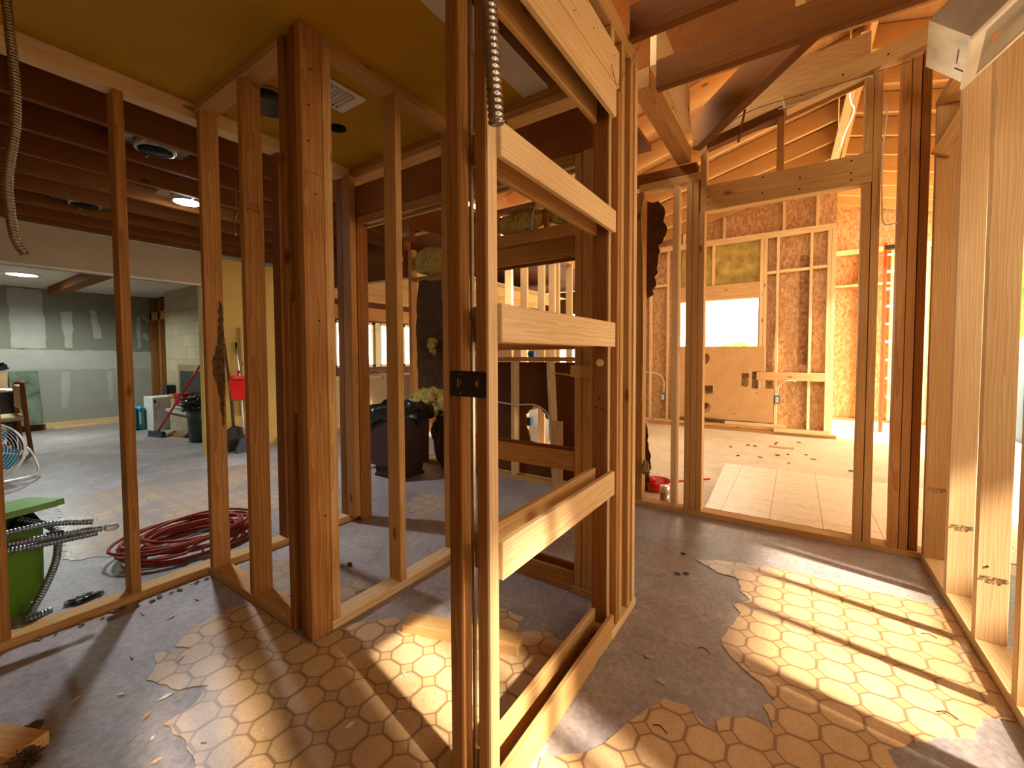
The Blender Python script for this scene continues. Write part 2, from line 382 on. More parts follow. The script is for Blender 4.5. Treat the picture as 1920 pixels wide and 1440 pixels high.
# yellow drywall ceiling with a pale strip of bare board
o = bd('ceiling', -2.62, -1.155, -1.6, 1.85, C0, C0+.013, YEL, bev=0); tag(o, 'yellow painted drywall ceiling', 'ceiling', kind='structure')
o = bd('ceiling', -1.155, -1.02, -1.6, 1.84, C0, C0+.013, WHITE, bev=0); tag(o, 'unpainted white edge strip of the drywall ceiling', 'ceiling', kind='structure')
o = bd('ceiling', -11, -2.95, 3.36, 9.6, 2.72, 2.76, DPLY, bev=0); tag(o, 'dark boards above the kitchen', 'ceiling', kind='structure')
o = bd('ceiling', -11, -.95, -1.6, 3.35, 2.72, 2.76, DPLY, bev=0); tag(o, 'dark boards above the bare joists', 'ceiling', kind='structure')
# far alcove
o = bd('wall_left', -10.1, -10, -1.6, 2.9, 0, 2.3, GREEN, bev=0); tag(o, 'grey green drywall at the far left with taped seams', 'wall', kind='structure')
o = bd('trim_19', -9.999, -9.995, -1.6, 2.88, .09, .97, plain('lower_drywall', (.32, .31, .265), .85, var=.06, scale=2), bev=0); tag(o, 'paler lower sheet of drywall on the far wall', 'wall', kind='structure')
def mudpatch(poly, seed):
    return slab('trim_1', rag(poly, .06, .012, seed), [], .003, (-9.994, 0, 0), (0, 1, 0), (0, 0, 1), MUD)
for k, poly in enumerate([[(-1.5, .97), (2.86, .93), (2.86, 1.24), (-1.5, 1.33)], [(1.12, 1.30), (1.49, 1.29), (1.46, 2.22), (1.10, 2.22)],
                          [(1.70, 1.3), (1.79, 1.3), (1.80, 1.9), (1.66, 1.88)], [(2.05, 1.45), (2.15, 1.47), (2.08, 1.95), (2.0, 1.95)],
                          [(1.62, .3), (1.70, .32), (1.74, .9), (1.64, .9)], [(2.62, 1.3), (2.67, 1.3), (2.68, 1.9), (2.62, 1.85)],
                          [(2.7, 1.5), (2.78, 1.44), (2.78, 1.54), (2.7, 1.6)], [(2.7, 1.85), (2.8, 1.76), (2.8, 1.82), (2.7, 1.92)], [(2.2, .4), (2.27, .4), (2.26, .9), (2.2, .9)]]):
    o = mudpatch(poly, k+3); o.name = 'trim_%d' % (k+1); tag(o, 'pale joint compound patch on the grey green drywall', 'patch', 'joint compound patches on the far wall', kind='structure')
o = bd('ceiling', -10, -5.75, -1.6, 2.9, 2.24, 2.27, WHITE, bev=0); tag(o, 'white ceiling of the far alcove', 'ceiling', kind='structure')
o = bd('trim_20', -9.7, -6.4, 1.48, 1.62, 2.12, 2.239, OLD, bev=0); tag(o, 'dark beam under the alcove ceiling', 'beam', kind='structure')
o = bd('wall_soffit', -5.82, -5.70, -1.6, 2.12, 1.97, 2.34, TAN, bev=0); tag(o, 'tan drywall drop above the alcove opening', 'wall', kind='structure')
o = bd('trim_21', -5.70, -5.69, -1.6, 2.10, 1.965, 1.985, WHITE, bev=0); tag(o, 'white bead along the bottom of the tan drywall drop', 'trim', kind='structure')
o = bd('wall_yellow', -5.80, -5.70, 2.08, 2.93, 0, 2.31, YWALL, bev=0); tag(o, 'yellow painted wall', 'wall', kind='structure')
o = bd('wall_fireplace', -10, -5.8, 2.9, 3.0, 0, 2.3, DPLY, bev=0); tag(o, 'dark end wall of the alcove', 'wall', kind='structure')
o = bd('baseboard_left', -10, -9.96, -1.6, 2.85, 0, .09, PALE, bev=0); tag(o, 'raw wood strip along the foot of the drywall', 'baseboard', kind='structure')
ch = thing('chimney_breast', 'pale stone block chimney breast in the alcove', 'fireplace', (-7.6, 2.8, 0))
bd('stonework', -8.95, -5.85, 2.72, 2.898, .36, 2.24, STONE, ch, 0)
bd('firebox_frame', -8.35, -7.3, 2.69, 2.719, .40, 1.02, plain('brass', (.42, .33, .12), .3, .7), ch); bd('firebox', -8.25, -7.4, 2.68, 2.70, .45, .92, BLACK, ch)
hb = thing('stone_hearth', 'low pale stone hearth below the chimney breast', 'hearth', (-7.6, 2.6, 0))
bd('base', -8.15, -6.98, 2.50, 2.719, 0, .29, STONE, hb); bd('ledge', -8.20, -6.94, 2.46, 2.719, .29, .34, MUD, hb)
ft = thing('stud_frame', 'old stud frame left of the stone chimney in the alcove', 'wall frame', (-9.4, 2.8, 0))
for x in (-9.97, -9.55, -9.15): bd('stud', x, x+.1, 2.80, 2.89, 0, 2.2, RED, ft)
bd('header', -9.97, -8.97, 2.8, 2.89, 1.82, 1.96, FIR, ft)

# ---- vaulted room: back wall, roof
o = slab('wall_back', [(-2.9, 0), (.445, 0), (.445, 3.75), (.44, 3.9), (-2.9, 2.98)], [[(-1.64, 1.2), (-.5, 1.2), (-.5, 2.02), (-1.64, 2.02)]], -.012, (0, 7.6, 0), (1, 0, 0), (0, 0, 1), OSB)
tag(o, 'oriented strand board wall with a window opening', 'wall', kind='structure')
o = bd('wall_far', .2, 2.4, 9.4, 9.43, 0, 3.8, OSB, bev=0); tag(o, 'oriented strand board wall beyond the window wall', 'wall', kind='structure')
SL = .27
def roofz(x): return 3.93-SL*abs(x-.44)
o = slab('ceiling', [(-3.2, roofz(-3.2)), (.44, 3.93), (2.3, roofz(2.3)), (2.3, roofz(2.3)+.03), (.44, 3.96), (-3.2, roofz(-3.2)+.03)], [], -6.0, (0, 3.40, 0), (1, 0, 0), (0, 0, 1), PLY)
tag(o, 'plywood roof deck over the rafters', 'ceiling', kind='structure')
# hallway roof: boards sloping down to the partition
o = slab('ceiling', [(-1.1, 0), (.98, 0), (.98, 5.1), (-1.1, 5.1)], [], .03, (0, 3.36, 3.16), (1, 0, 0), (0, -1, .05), HPLY)
tag(o, 'board roof deck above the hallway', 'ceiling', kind='structure')
o = bd('wall_kitchen', -8.4, -8.3, 3.0, 5.2, 0, 2.6, DPLY, bev=0); tag(o, 'dark kitchen wall left of the bay window', 'wall', kind='structure')
o = slab('wall_kitchen', [(5.2, 0), (9.6, 0), (9.6, 2.7), (5.2, 2.7)], [[(5.5, .88), (8.2, .88), (8.2, 1.93), (5.5, 1.93)]], .1, (-8.4, 0, 0), (0, 1, 0), (0, 0, 1), DPLY)
tag(o, 'kitchen wall around the bay window', 'wall', kind='structure')
o = slab('wall_kitchen', [(-8.3, 0), (-2.95, 0), (-2.95, 2.7), (-8.3, 2.7)], [[(-7.6, .9), (-3.6, .9), (-3.6, 2.15), (-7.6, 2.15)]], .1, (0, 9.6, 0), (1, 0, 0), (0, 0, 1), DPLY); tag(o, 'kitchen end wall', 'wall', kind='structure')
o = slab('wall_right', [(-1.75, -.12), (3.4, -.12), (3.4, .0), (3.5, .0), (3.5, .85), (6.9, .85), (6.9, 3.35), (-1.75, 3.35)], [[(1.2, 1.34), (2.4, 1.34), (2.4, 1.93), (1.2, 1.93)], [(.14, 1.95), (.50, 1.95), (.50, 2.95), (.14, 2.95)], [(-.47, 2.3), (-.32, 2.3), (-.32, 3.2), (-.47, 3.2)]], .1, (2.2, 0, 0), (0, 1, 0), (0, 0, 1), OSB)  # out of view; openings cut where sun beams should reach the floor
tag(o, 'unseen sheathed outer wall on the right, openings placed to shape the sun patches', 'wall', kind='structure')
o = slab('wall_front', [(-11, 0), (2.3, 0), (2.3, 3.4), (-11, 3.4)], [[(1.5, 1.2), (2.1, 1.2), (2.1, 1.95), (1.5, 1.95)]], .1, (0, -1.65, 0), (1, 0, 0), (0, 0, 1), HPLY); tag(o, 'unseen wall added behind the viewpoint to cut ambient light', 'wall', kind='structure')  # added out of view to dim the interior; opening lights the right studs
o = bd('ceiling', .99, 2.3, -1.7, 3.39, 3.36, 3.40, PLY, bev=0); tag(o, 'unseen roof deck added over the right side room to block sky light', 'ceiling', kind='structure')  # added out of view to keep sun and sky light out

# ============================================================ FLOOR COVERING
def sheet(label, poly, seed, mt=LINO, z=0.0, amp=.007, th=.003, step=.03, name='linoleum_sheet', cat='flooring', grp=None, holes=()):
    o = slab(name, rag(poly, step, amp, seed), [rag(h, step, amp, seed+5) for h in holes], th, (0, 0, z), (1, 0, 0), (0, 1, 0), mt); return tag(o, label, cat, grp)
sheet('large torn sheet of tan octagon pattern linoleum in the right hallway',
      [(-.46, 2.53), (-.33, 2.44), (-.25, 2.43), (-.22, 2.41), (-.21, 2.3), (-.16, 2.24), (-.22, 2.15), (-.19, 2.1), (-.21, 1.99), (-.23, 1.87), (-.21, 1.8), (-.15, 1.73), (-.08, 1.68), (-.04, 1.63), (-.07, 1.58), (-.04, 1.49), (-.1, 1.51), (-.16, 1.47), (-.19, 1.43), (-.18, 1.39), (-.22, 1.4), (-.28, 1.44), (-.35, 1.43), (-.39, 1.35), (-.43, 1.26), (-.44, 1.19), (-.50, 1.10), (-.585, 1.02), (-.585, .2), (.59, .2), (.59, 1.40), (.33, 1.45), (.25, 1.55), (.24, 1.6), (.31, 1.67), (.35, 1.72), (.47, 1.79), (.51, 1.91), (.595, 1.95), (.595, 2.66), (.48, 2.67), (.32, 2.65), (.15, 2.66), (.06, 2.67), (-.11, 2.64), (-.33, 2.58)], 3)
sheet('torn sheet of octagon pattern linoleum left of the pocket door frame',
      [(-2.12, .92), (-2.13, .79), (-2.12, .7), (-2.04, .62), (-1.97, .65), (-2.05, .56), (-1.98, .54), (-1.91, .49), (-1.76, .54), (-1.7, .6), (-1.64, .55), (-1.63, .46), (-1.47, .47), (-1.38, .46), (-1.3, .36), (-1.15, .30), (-.76, .22), (-.76, .78), (-.705, 1.0), (-.705, 1.52), (-.78, 1.50), (-.86, 1.52), (-.95, 1.43), (-.98, 1.54), (-1.11, 1.54), (-1.2, 1.36), (-1.34, 1.24), (-1.45, 1.22), (-1.57, 1.10), (-1.59, 1.0), (-1.59, .925), (-1.9, .925)], 9)
sheet('small worn linoleum patch inside the closet frame', [(-2.2, 1.06), (-1.75, 1.05), (-1.72, 1.2), (-1.8, 1.34), (-2.0, 1.30), (-2.3, 1.42), (-2.45, 1.2)], 12, amp=.02, mt=LINO2)
sheet('worn linoleum patch behind the closet frame by the brown trash can', [(-2.5, 2.2), (-1.9, 1.99), (-1.6, 2.1), (-1.75, 2.45), (-2.2, 2.65), (-2.6, 2.5)], 15, amp=.02, mt=LINO2)
sheet('faded linoleum area on the floor of the left room beyond the hose', [(-4.9, .75), (-3.4, .55), (-3.1, .95), (-3.2, 1.5), (-3.4, 2.3), (-4.6, 2.5), (-5.1, 1.7)], 18, amp=.02, mt=LINO2)
sheet('pale square tile floor in the vaulted room', [(-.60, 4.93), (-.55, 3.42), (1.9, 3.42), (1.9, 4.95), (.6, 4.93)], 21, mt=TILE, amp=.004, th=.006, name='tile_floor')

# ============================================================ LEFT STUD WALL
def frame(name, label, loc): return thing(name, label, 'wall frame', loc)
L = frame('stud_wall', 'long open stud wall at the left with a double top plate', (-2.62, .6, 0))
bd('bottom_plate', -2.664, -2.575, -1.2, 1.885, 0.0, .038, PINE, L)
bd('top_plate', -2.664, -2.575, -1.2, 1.838, 2.369, 2.407, PALE, L); bd('top_plate', -2.664, -2.575, -1.2, 1.838, 2.407, 2.445, PALE, L)
for y, mt in ((-.98, FIR), (-.57, FIR), (-.19, PINE), (.215, FIR), (.62, FIR), (1.352, RED)):
    bd('stud', -2.664, -2.577, y, y+.038, .038, 2.369, mt, L)
bd('stud', -2.60, -2.513, 1.79, 1.838, .038, 2.369, FIR, L); bd('stud', -2.664, -2.602, 1.79, 1.838, .038, 2.369, RED, L)

# ============================================================ CLOSET FRAME
K = frame('closet_frame', 'freestanding corner closet frame with a thick corner post', (-1.7, 1.0, 0))
bd('bottom_plate', -2.573, -1.769, .933, 1.022, 0, .038, PINE, K)
bd('top_plate', -2.573, -1.769, .933, 1.022, 2.407, 2.445, PINE, K)
s1 = bd('stud', -2.566, -2.528, .938, 1.022, .038, 2.407, FIR, K)
s2 = bd('stud', -2.121, -2.083, .935, 1.022, .038, 2.407, FIR, K)
bd('stud', -1.767, -1.730, .935, 1.022, 0, 2.445, RED, K)
bd('spacer_block', -1.729, -1.678, .95, 1.022, 1.98, 2.445, RED, K); bd('spacer_block', -1.729, -1.678, .95, 1.022, .92, 1.38, FIR, K); bd('spacer_block', -1.729, -1.678, .99, 1.022, 0, .92, BARK, K)  # lowest, set-back dark block stands in for shade in the open gap
bd('corner_stud', -1.677, -1.640, .934, 1.022, 0, 2.445, RED, K)
bd('corner_stud', -1.639, -1.600, .933, 1.022, 0, 1.88, FIR, K); bd('corner_stud', -1.639, -1.600, .933, 1.022, 1.881, 2.445, FIR, K)
bd('bottom_plate', -1.689, -1.600, 1.023, 1.838, 0, .038, PALE, K)
bd('top_plate', -1.689, -1.600, 1.023, 1.838, 2.407, 2.445, PINE, K)
for a, b_, mt in ((1.024, 1.062, PINE), (1.394, 1.432, PINE), (1.80, 1.838, PINE)): bd('stud', -1.686, -1.600, a, b_, .038, 2.407, mt, K)
# charred patch on the first stud, sapwood bark pocket
o = slab('char_mark', rag([(.985, 1.0), (1.004, .78), (1.010, .78), (1.018, 1.05), (1.018, 1.42), (1.002, 1.45), (.992, 1.25), (.965, 1.14), (.962, 1.08)], .010, .0035, 4), [], .002, (-2.528, 0, 0), (0, 1, 0), (0, 0, 1), BARK, K); sub(o, s1)
nails(K, [(-1.599, .975, 2.28), (-1.599, .96, 2.0), (-1.599, .985, 1.80), (-1.599, .965, 2.14), (-1.599, .99, 1.3), (-1.599, 1.0, .5)], (1, 0, 0))
txt('S14\nM101', .028, (-2.0825, .98, 1.84), Euler((math.pi/2, 0, math.pi/2)), INK, K)

# ============================================================ CROSS WALL WITH POCKET DOOR HEADER (behind closet)
E = frame('cross_wall', 'framed cross wall behind the closet frame with a wide header', (-1.7, 1.9, 0))
bd('top_plate', -2.573, -.80, 1.842, 1.94, 2.369, 2.407, PINE, E); bd('top_plate', -2.573, -.76, 1.842, 1.94, 2.407, 2.445, FIR, E)
bd('header', -2.573, -.745, 1.842, 1.88, 2.106, 2.31, RED, E)
tag(bd('pale_board', -1.45, -.92, 2.15, 2.36, 2.55, 2.565, WHITE), 'pale board lying above the cross wall gap', 'board')
for x in (-2.573, -2.13, -1.72, -1.3): bd('cripple_stud', x, x+.038, 1.842, 1.93, 2.311, 2.368, FIR, E)
bd('trimmer_stud', -2.573, -2.512, 1.842, 1.93, .0, 2.10, RED, E)
bd('track_board', -2.51, -.88, 1.842, 1.861, 2.05, 2.104, FIR, E); bd('track_board', -2.51, -.88, 1.92, 1.94, 2.05, 2.104, PINE, E)
bd('steel_track', -2.5, -.88, 1.875, 1.905, 2.06, 2.09, STEEL, E)
bd('stud', -.877, -.840, 1.842, 1.93, .038, 2.10, PINE, E); bd('stud', -.838, -.783, 1.842, 1.93, .038, 2.104, PINE, E)
bd('bottom_plate', -.89, -.745, 1.835, 1.93, 0, .037, PINE, E); bd('shim_block', -.885, -.755, 1.812, 1.840, 1.055, 1.11, PINE, E)
for z0, z1 in ((0, .1), (.596, .691), (1.185, 1.286), (1.625, 1.713)):
    bd('slat', -1.655, -.879, 1.842, 1.861, z0, z1, FIR, E); bd('slat', -1.655, -.879, 1.921, 1.94, z0, z1, RED, E)
bd('stile', -1.688, -1.657, 1.842, 1.861, 0, 2.05, RED, E); bd('stile', -1.688, -1.657, 1.921, 1.94, 0, 2.05, RED, E)

# ============================================================ POCKET DOOR FRAME (foreground)
B = frame('pocket_door_frame', 'split pocket door frame with pale horizontal slats in the centre foreground', (-.66, 1.25, 0))
rs = bd('stile', -.651, -.620, .812, .849, 0, 2.10, RED, B); bd('stile_edge', -.619, -.612, .812, .849, 0, 2.10, PALE, B, bev=0)  # pale strip puts the light on the stile's right face into colour
bd('stile', -.743, -.703, .812, .852, 0, 2.10, RED, B); bd('steel_strip', -.7015, -.694, .852, .861, 0, 2.09, STEEL, B, bev=0)
bd('stile_edge', -.7025, -.7015, .815, .850, 0, 2.10, FIR, B, bev=0)  # lighter strip paints the lit right face of the left stile
for z0, z1 in ((0.0, .095), (.592, .690), (1.19, 1.286), (1.642, 1.726), (2.088, 2.205)):
    bd('slat', -.619, -.600, .851 if z1 < 2 else -.4, 1.636, z0+.0, z1, PALE if z0 > .4 else PINE, B)
    bd('slat', -.700, -.681, .866 if z1 < 2 else -.4, 1.636, z0+.0, z1, PINE, B)
bd('steel_track', -.655, -.640, -.4, 1.63, 2.190, 2.203, STEEL, B, bev=0)
bd('header', -.689, -.625, -.4, 1.66, 2.207, 2.33, PINE, B); bd('header', -.624, -.598, -.4, 1.66, 2.207, 2.345, PALE, B)
bd('top_plate', -.700, -.600, -.4, 1.914, 2.41, 2.447, PINE, B); bd('top_plate', -.700, -.600, -.4, 1.914, 2.448, 2.485, PINE, B)
for y in (.0, .42, .84, 1.24, 1.58): bd('cripple_stud', -.69, -.602, y, y+.038, 2.347, 2.409, PINE, B)
j = bd('jamb_stud', -.700, -.636, 1.638, 1.676, .0, 2.205, RED, B)
bd('jamb_edge', -.635, -.631, 1.64, 1.676, .0, 2.205, PALE, B, bev=0); bd('jamb_stud', -.629, -.603, 1.665, 1.69, .0, 2.205, FIR, B)  # pale strip paints the light along the jamb's right face
bd('stud', -.689, -.600, 1.692, 1.730, .038, 2.409, PINE, B)
bd('stud', -.689, -.602, 1.806, 1.844, .038, 2.409, PINE, B); bd('stud', -.689, -.600, 1.862, 1.90, .038, 2.409, PALE, B)
bd('nailer', -.689, -.640, 1.845, 1.861, .4, 1.0, PINE, B, bev=0)
bd('bottom_plate', -.689, -.598, 1.61, 1.914, 0, .037, PALE, B)
lathe('bored_hole', [(.010, 0), (.016, 0), (.016, .004), (.010, .004)], PALE, B, (-.665, 1.637, 1.125), 16, rot=Euler((math.pi/2, 0, 0)).to_matrix())
nails(B, [(-.668, 1.637, .98), (-.655, 1.637, .94), (-.68, 1.637, .94), (-.599, 1.6, 2.3), (-.599, 1.4, 2.28), (-.599, 1.1, 2.3), (-.599, 1.25, 2.24), (-.618, 1.0, 2.3)], (0, -1, 0))
bk = slab('bracket_plate', [(-.058, -.028), (-.054, -.032), (.050, -.032), (.054, -.028), (.054, .028), (.050, .032), (-.054, .032), (-.058, .028)],
          [[(-.034, -.012), (-.022, -.005), (-.020, .004), (-.025, .011), (-.034, .013)], [(.034, -.012), (.022, -.005), (.020, .004), (.025, .011), (.034, .013)],
           [(-.026, .022), (-.022, .022), (-.022, .026), (-.026, .026)], [(-.026, -.026), (-.022, -.026), (-.022, -.022), (-.026, -.022)], [(.006, -.026), (.010, -.026), (.010, -.022), (.006, -.022)]],
          .003, (-.672, .809, 1.088), (1, .02, -.03), (0, 0, 1), BLKMET)
tag(bk, 'black metal bracket plate screwed across the two front stiles', 'bracket')

# ============================================================ BACK PARTITION (hall side)
Fm = frame('doorway_wall', 'framed wall with a wide doorway and sloping top plate at the end of the hallway', (-.2, 3.26, 0))
bd('bottom_plate', -1.02, -.665, 3.215, 3.304, 0, .038, PINE, Fm); bd('bottom_plate', -.664, .692, 3.215, 3.304, 0, .038, PINE, Fm)
bd('top_plate', -1.05, -.60, 3.215, 3.304, 2.43, 2.50, OLD, Fm); bd('top_plate', -1.0, -.565, 3.215, 3.304, 2.372, 2.428, PINE, Fm)
bd('stud', -1.017, -.965, 3.215, 3.304, .038, 2.371, FIR, Fm)
bd('stud', -.755, -.716, 3.215, 3.304, .038, 2.371, PALE, Fm)
for x in (-.662, -.621): bd('stud', x, x+.038, 3.215, 3.304, .038, 2.371, PINE, Fm)
bd('trimmer_stud', -.581, -.543, 3.215, 3.304, .038, 2.146, PINE, Fm)
bd('header', -.573, .345, 3.215, 3.30, 2.147, 2.320, PINE, Fm)
bd('cripple_stud', -.573, -.535, 3.215, 3.304, 2.321, 2.62, PINE, Fm); bd('cripple_stud', -.125, -.087, 3.215, 3.304, 2.321, 2.66, FIR, Fm)
bd('cripple_stud', .306, .344, 3.215, 3.304, 2.321, 2.76, PINE, Fm)
bd('trimmer_stud', .304, .342, 3.215, 3.304, .038, 2.146, PINE, Fm); bd('stud', .346, .384, 3.215, 3.304, .038, 2.77, PINE, Fm)
for x, mt in ((.465, FIR), (.506, FIR)): bd('stud', x, x+.038, 3.215, 3.304, .038, 2.79, mt, Fm)
bd('stud', .550, .588, 3.225, 3.304, .038, 2.81, RED, Fm)
beam('sloping_plate', (-.09, 3.26, 2.733), (.70, 3.26, 2.915), .089, .095, PINE, Fm)
beam('sloping_plate', (-.56, 3.26, 2.60), (-.095, 3.26, 2.70), .07, .06, OLD, Fm)
nails(Fm, [(-.52, 3.214, z) for z in (2.29, 2.24, 2.19)]+[(-.2, 3.214, 2.3), (.0, 3.214, 2.25), (-.2, 3.214, 2.2), (.0, 3.214, 2.18), (.25, 3.214, 2.29), (.25, 3.214, 2.22), (.25, 3.214, 2.18), (.0, 3.212, 2.75), (.2, 3.212, 2.8), (.4, 3.212, 2.84)], (0, -1, 0), .005)
o = slab('gable_sheathing', [(-.10, 2.66), (.335, 2.76), (.335, 3.06), (-.12, 3.02), (-.5, 2.98), (-.5, 2.62)], [], .012, (0, 3.325, 0), (1, 0, 0), (0, 0, 1), PLY); tag(o, 'plywood gable sheathing behind the sloping plate', 'plywood')

# ============================================================ RIGHT STUD WALL
W = frame('stud_wall', 'open stud wall along the right side of the hallway', (.64, 2.0, 0))
bd('bottom_plate', .600, .689, -.6, 3.213, 0, .038, PALE, W); bd('top_plate', .600, .689, -.6, 3.213, 2.47, 2.508, PINE, W)
for k, y in enumerate((3.167, 2.744, 2.357, 1.978, 1.58, 1.18, .78, .38, -.02)):
    bd('stud', .601, .689, y, y+.038, .038, 2.469, (PINE, PALE, PALE, PALE, PALE, PALE, PALE, PALE, PALE)[k], W)
beam('angled_block', (.61, 3.14, 2.20), (.74, 3.13, 2.455), .038, .08, PINE, W, (1, 0, 0))
for y, z in ((2.3560, .29), (2.743, .36), (3.166, .42)):
    txt('SAYC  STAND\n(c)  S-P-F  S-DRY\nNo 2  28', .0115, (.648, y, z), Euler((math.pi/2, 0, 0)), INK, W)
lathe('wood_plug', [(.0045, 0), (.0045, .0015)], BARK, W, (.629, 2.356, .335), 12, rot=Euler((math.pi/2, 0, 0)).to_matrix())

# ============================================================ BACK PARTITION, LEFT PART (insulated)
H = frame('insulated_wall', 'gutted wall beyond the cross wall with a low framed opening', (-2.3, 3.3, 0))
bd('bottom_plate', -3.6, -1.04, 3.25, 3.339, 0, .038, PINE, H)
bd('stud', -2.195, -2.157, 3.25, 3.339, .038, 1.098, PALE, H)
beam('stud', (-1.745, 3.294, .038), (-1.80, 3.294, 1.098), .038, .089, PALE, H, (0, 1, 0))
bd('stud', -2.62, -2.582, 3.25, 3.339, .038, 1.098, PINE, H)
bd('sill_plate', -2.7, -1.4, 3.25, 3.339, 1.10, 1.137, FIR, H)
bd('header', -2.9, -1.05, 3.25, 3.339, 1.97, 2.155, RED, H); bd('plate', -2.9, -1.05, 3.25, 3.339, 2.157, 2.265, FIR, H)
bd('stud', -1.42, -1.36, 3.25, 3.339, .038, 1.969, PINE, H)
for x in (-3.545, -2.95): bd('stud', x, x+.045, 3.25, 3.339, .038, 2.31, FIR, H)
for x in (-2.40, -1.85, -1.30): bd('cripple_stud', x, x+.038, 3.26, 3.339, 2.266, 2.47, RED, H)
bd('top_plate', -3.6, -1.05, 3.25, 3.339, 2.471, 2.51, FIR, H)
bd('fire_block', -3.497, -2.952, 3.25, 3.339, 1.96, 2.0, FIR, H)
for a, b_, z0, z1, lb in ((-2.36, -1.86, 2.27, 2.468, 'yellow fibreglass batt above the header behind the dangling thin conduit'), (-1.80, -1.32, 2.28, 2.468, 'yellow fibreglass batt furthest right above the header'), (-2.89, -2.42, 2.27, 2.46, 'yellow fibreglass batt above the header beside the front stiles'), (-3.48, -2.97, 2.02, 2.30, 'yellow fibreglass batt above the dark paper faced insulation')):
    o = lump('insulation_batt', ((a+b_)/2, 3.30, (z0+z1)/2), (b_-a)/2*1.1, .05, (z1-z0)/2*1.1, BATT, None, .28, 2.6, 4, seed=a); tag(o, lb, 'insulation', 'fibreglass batts above the gutted wall')
o = slab('kraft_faced_insulation', rag([(-3.40, .80), (-3.06, .76), (-3.02, 1.4), (-3.05, 1.94), (-3.38, 1.95), (-3.43, 1.4)], .08, .012, 3), [], -.05, (0, 3.24, 0), (1, 0, 0), (0, 0, 1), KRAFT); tag(o, 'tall dark brown paper faced insulation in the wall behind the trash can', 'insulation')
o = lump('loose_insulation', (-3.10, 3.15, .68), .26, .07, .12, BATT, None, .7, 3, 4, 5); tag(o, 'torn yellow insulation spilling out below the paper facing', 'insulation')
o = lump('insulation_roll', (-2.88, 3.17, .30), .22, .07, .30, KRAFT, None, .45, 2.5, 4, 8); tag(o, 'crumpled dark paper insulation slumped behind the trash can', 'insulation')
o = lump('insulation_tuft', (-3.12, 3.17, 1.26), .05, .02, .07, BATT, None, 1.2, 3, 3, 2); tag(o, 'small yellow tuft poking through the dark paper', 'insulation')
o = slab('dark_plywood_panel', [(-2.75, 0.04), (-1.04, .04), (-1.04, 1.09), (-2.75, 1.09)], [rag([(-2.10, .60), (-2.04, .36), (-1.86, .30), (-1.79, .42), (-1.79, .58), (-1.87, .62), (-1.92, .66), (-2.0, .68)], .03, .01, 6)], -.012, (0, 3.342, 0), (1, 0, 0), (0, 0, 1), DPLY); tag(o, 'dark plywood with a ragged hole behind the low studs', 'plywood')
o = beam('plywood_offcut', (-1.69, 3.22, .005), (-1.70, 3.238, .585), .10, .012, PLY, None, (0, 1, 0)); tag(o, 'narrow plywood offcut leaning by the slanted stud', 'plywood')
tag(bd('ceiling_beam', -4.95, -3.60, 3.24, 3.34, 2.02, 2.46, OLD), 'dark old beam over the way into the kitchen', 'beam')
for p, lb in (((-2.03, 3.36, 1.165), 'blue electrical box lying on the sill of the opening'), ((-2.085, 3.39, .52), 'blue electrical box at the left of the ragged hole'), ((-1.86, 3.39, .60), 'blue electrical box at the top of the ragged hole'), ((-1.80, 3.39, .33), 'blue electrical box at the lower right of the ragged hole')):
    t = thing('electrical_box', lb, 'electrical box', p)
    q_ = bd('body', p[0]-.03, p[0]+.03, p[1]-.02, p[1]+.03, p[2]-.028, p[2]+.028+(.02 if p[2] < 1 else 0), BLUEBOX, t); sub(bd('mounting_tab', p[0]-.035, p[0]-.03, p[1]-.022, p[1]+.0, p[2]-.015, p[2]+.015, BLUEBOX, t, 0), q_)
tag(tube('electrical_cable', [(-2.4, 3.24, .72), (-2.15, 3.235, .70), (-1.95, 3.25, .71), (-1.82, 3.24, .66), (-1.78, 3.25, .55)], .006, WIRE), 'white cable drooping between the low studs', 'cable')
tag(tube('electrical_cable', [(-1.75, 3.24, 1.0), (-1.62, 3.23, .99), (-1.5, 3.24, .96), (-1.42, 3.25, .9)], .006, YWIRE), 'yellow cable right of the slanted stud', 'cable')
# partition further back, seen above the sill
Q = frame('stud_partition', 'pale stud partition seen through the opening above the sill', (-2.6, 4.6, 0))
for y in (3.47, 3.87, 4.19, 4.59, 4.87, 4.99, 5.37, 5.77, 6.2): bd('stud', -2.689, -2.60, y, y+.038, .038, 2.40, PALE, Q)
bd('bottom_plate', -2.689, -2.60, 3.45, 6.3, 0, .037, PALE, Q); bd('top_plate', -2.689, -2.60, 3.45, 6.3, 2.401, 2.47, PINE, Q)
tag(bd('wall_block', -4.7, -4.6, 4.6, 8.5, 0, 1.75, DPLY), 'dark cabinet run behind the pale stud partition', 'cabinet')

# ============================================================ JOISTS OVER THE LEFT ROOM
ORD = ['first', 'second', 'third', 'fourth', 'fifth', 'sixth', 'seventh', 'eighth', 'ninth', 'tenth', 'eleventh']
for k, x in enumerate((-2.97, -3.375, -3.78, -4.185, -4.59, -4.995, -5.40)):
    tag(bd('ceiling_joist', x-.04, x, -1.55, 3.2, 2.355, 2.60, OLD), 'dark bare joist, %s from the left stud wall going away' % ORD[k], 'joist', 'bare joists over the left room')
tag(bd('ceiling_joist', -5.69, -5.65, -1.55, 3.2, 2.355, 2.60, OLD), 'dark joist tight against the tan drywall drop', 'joist')
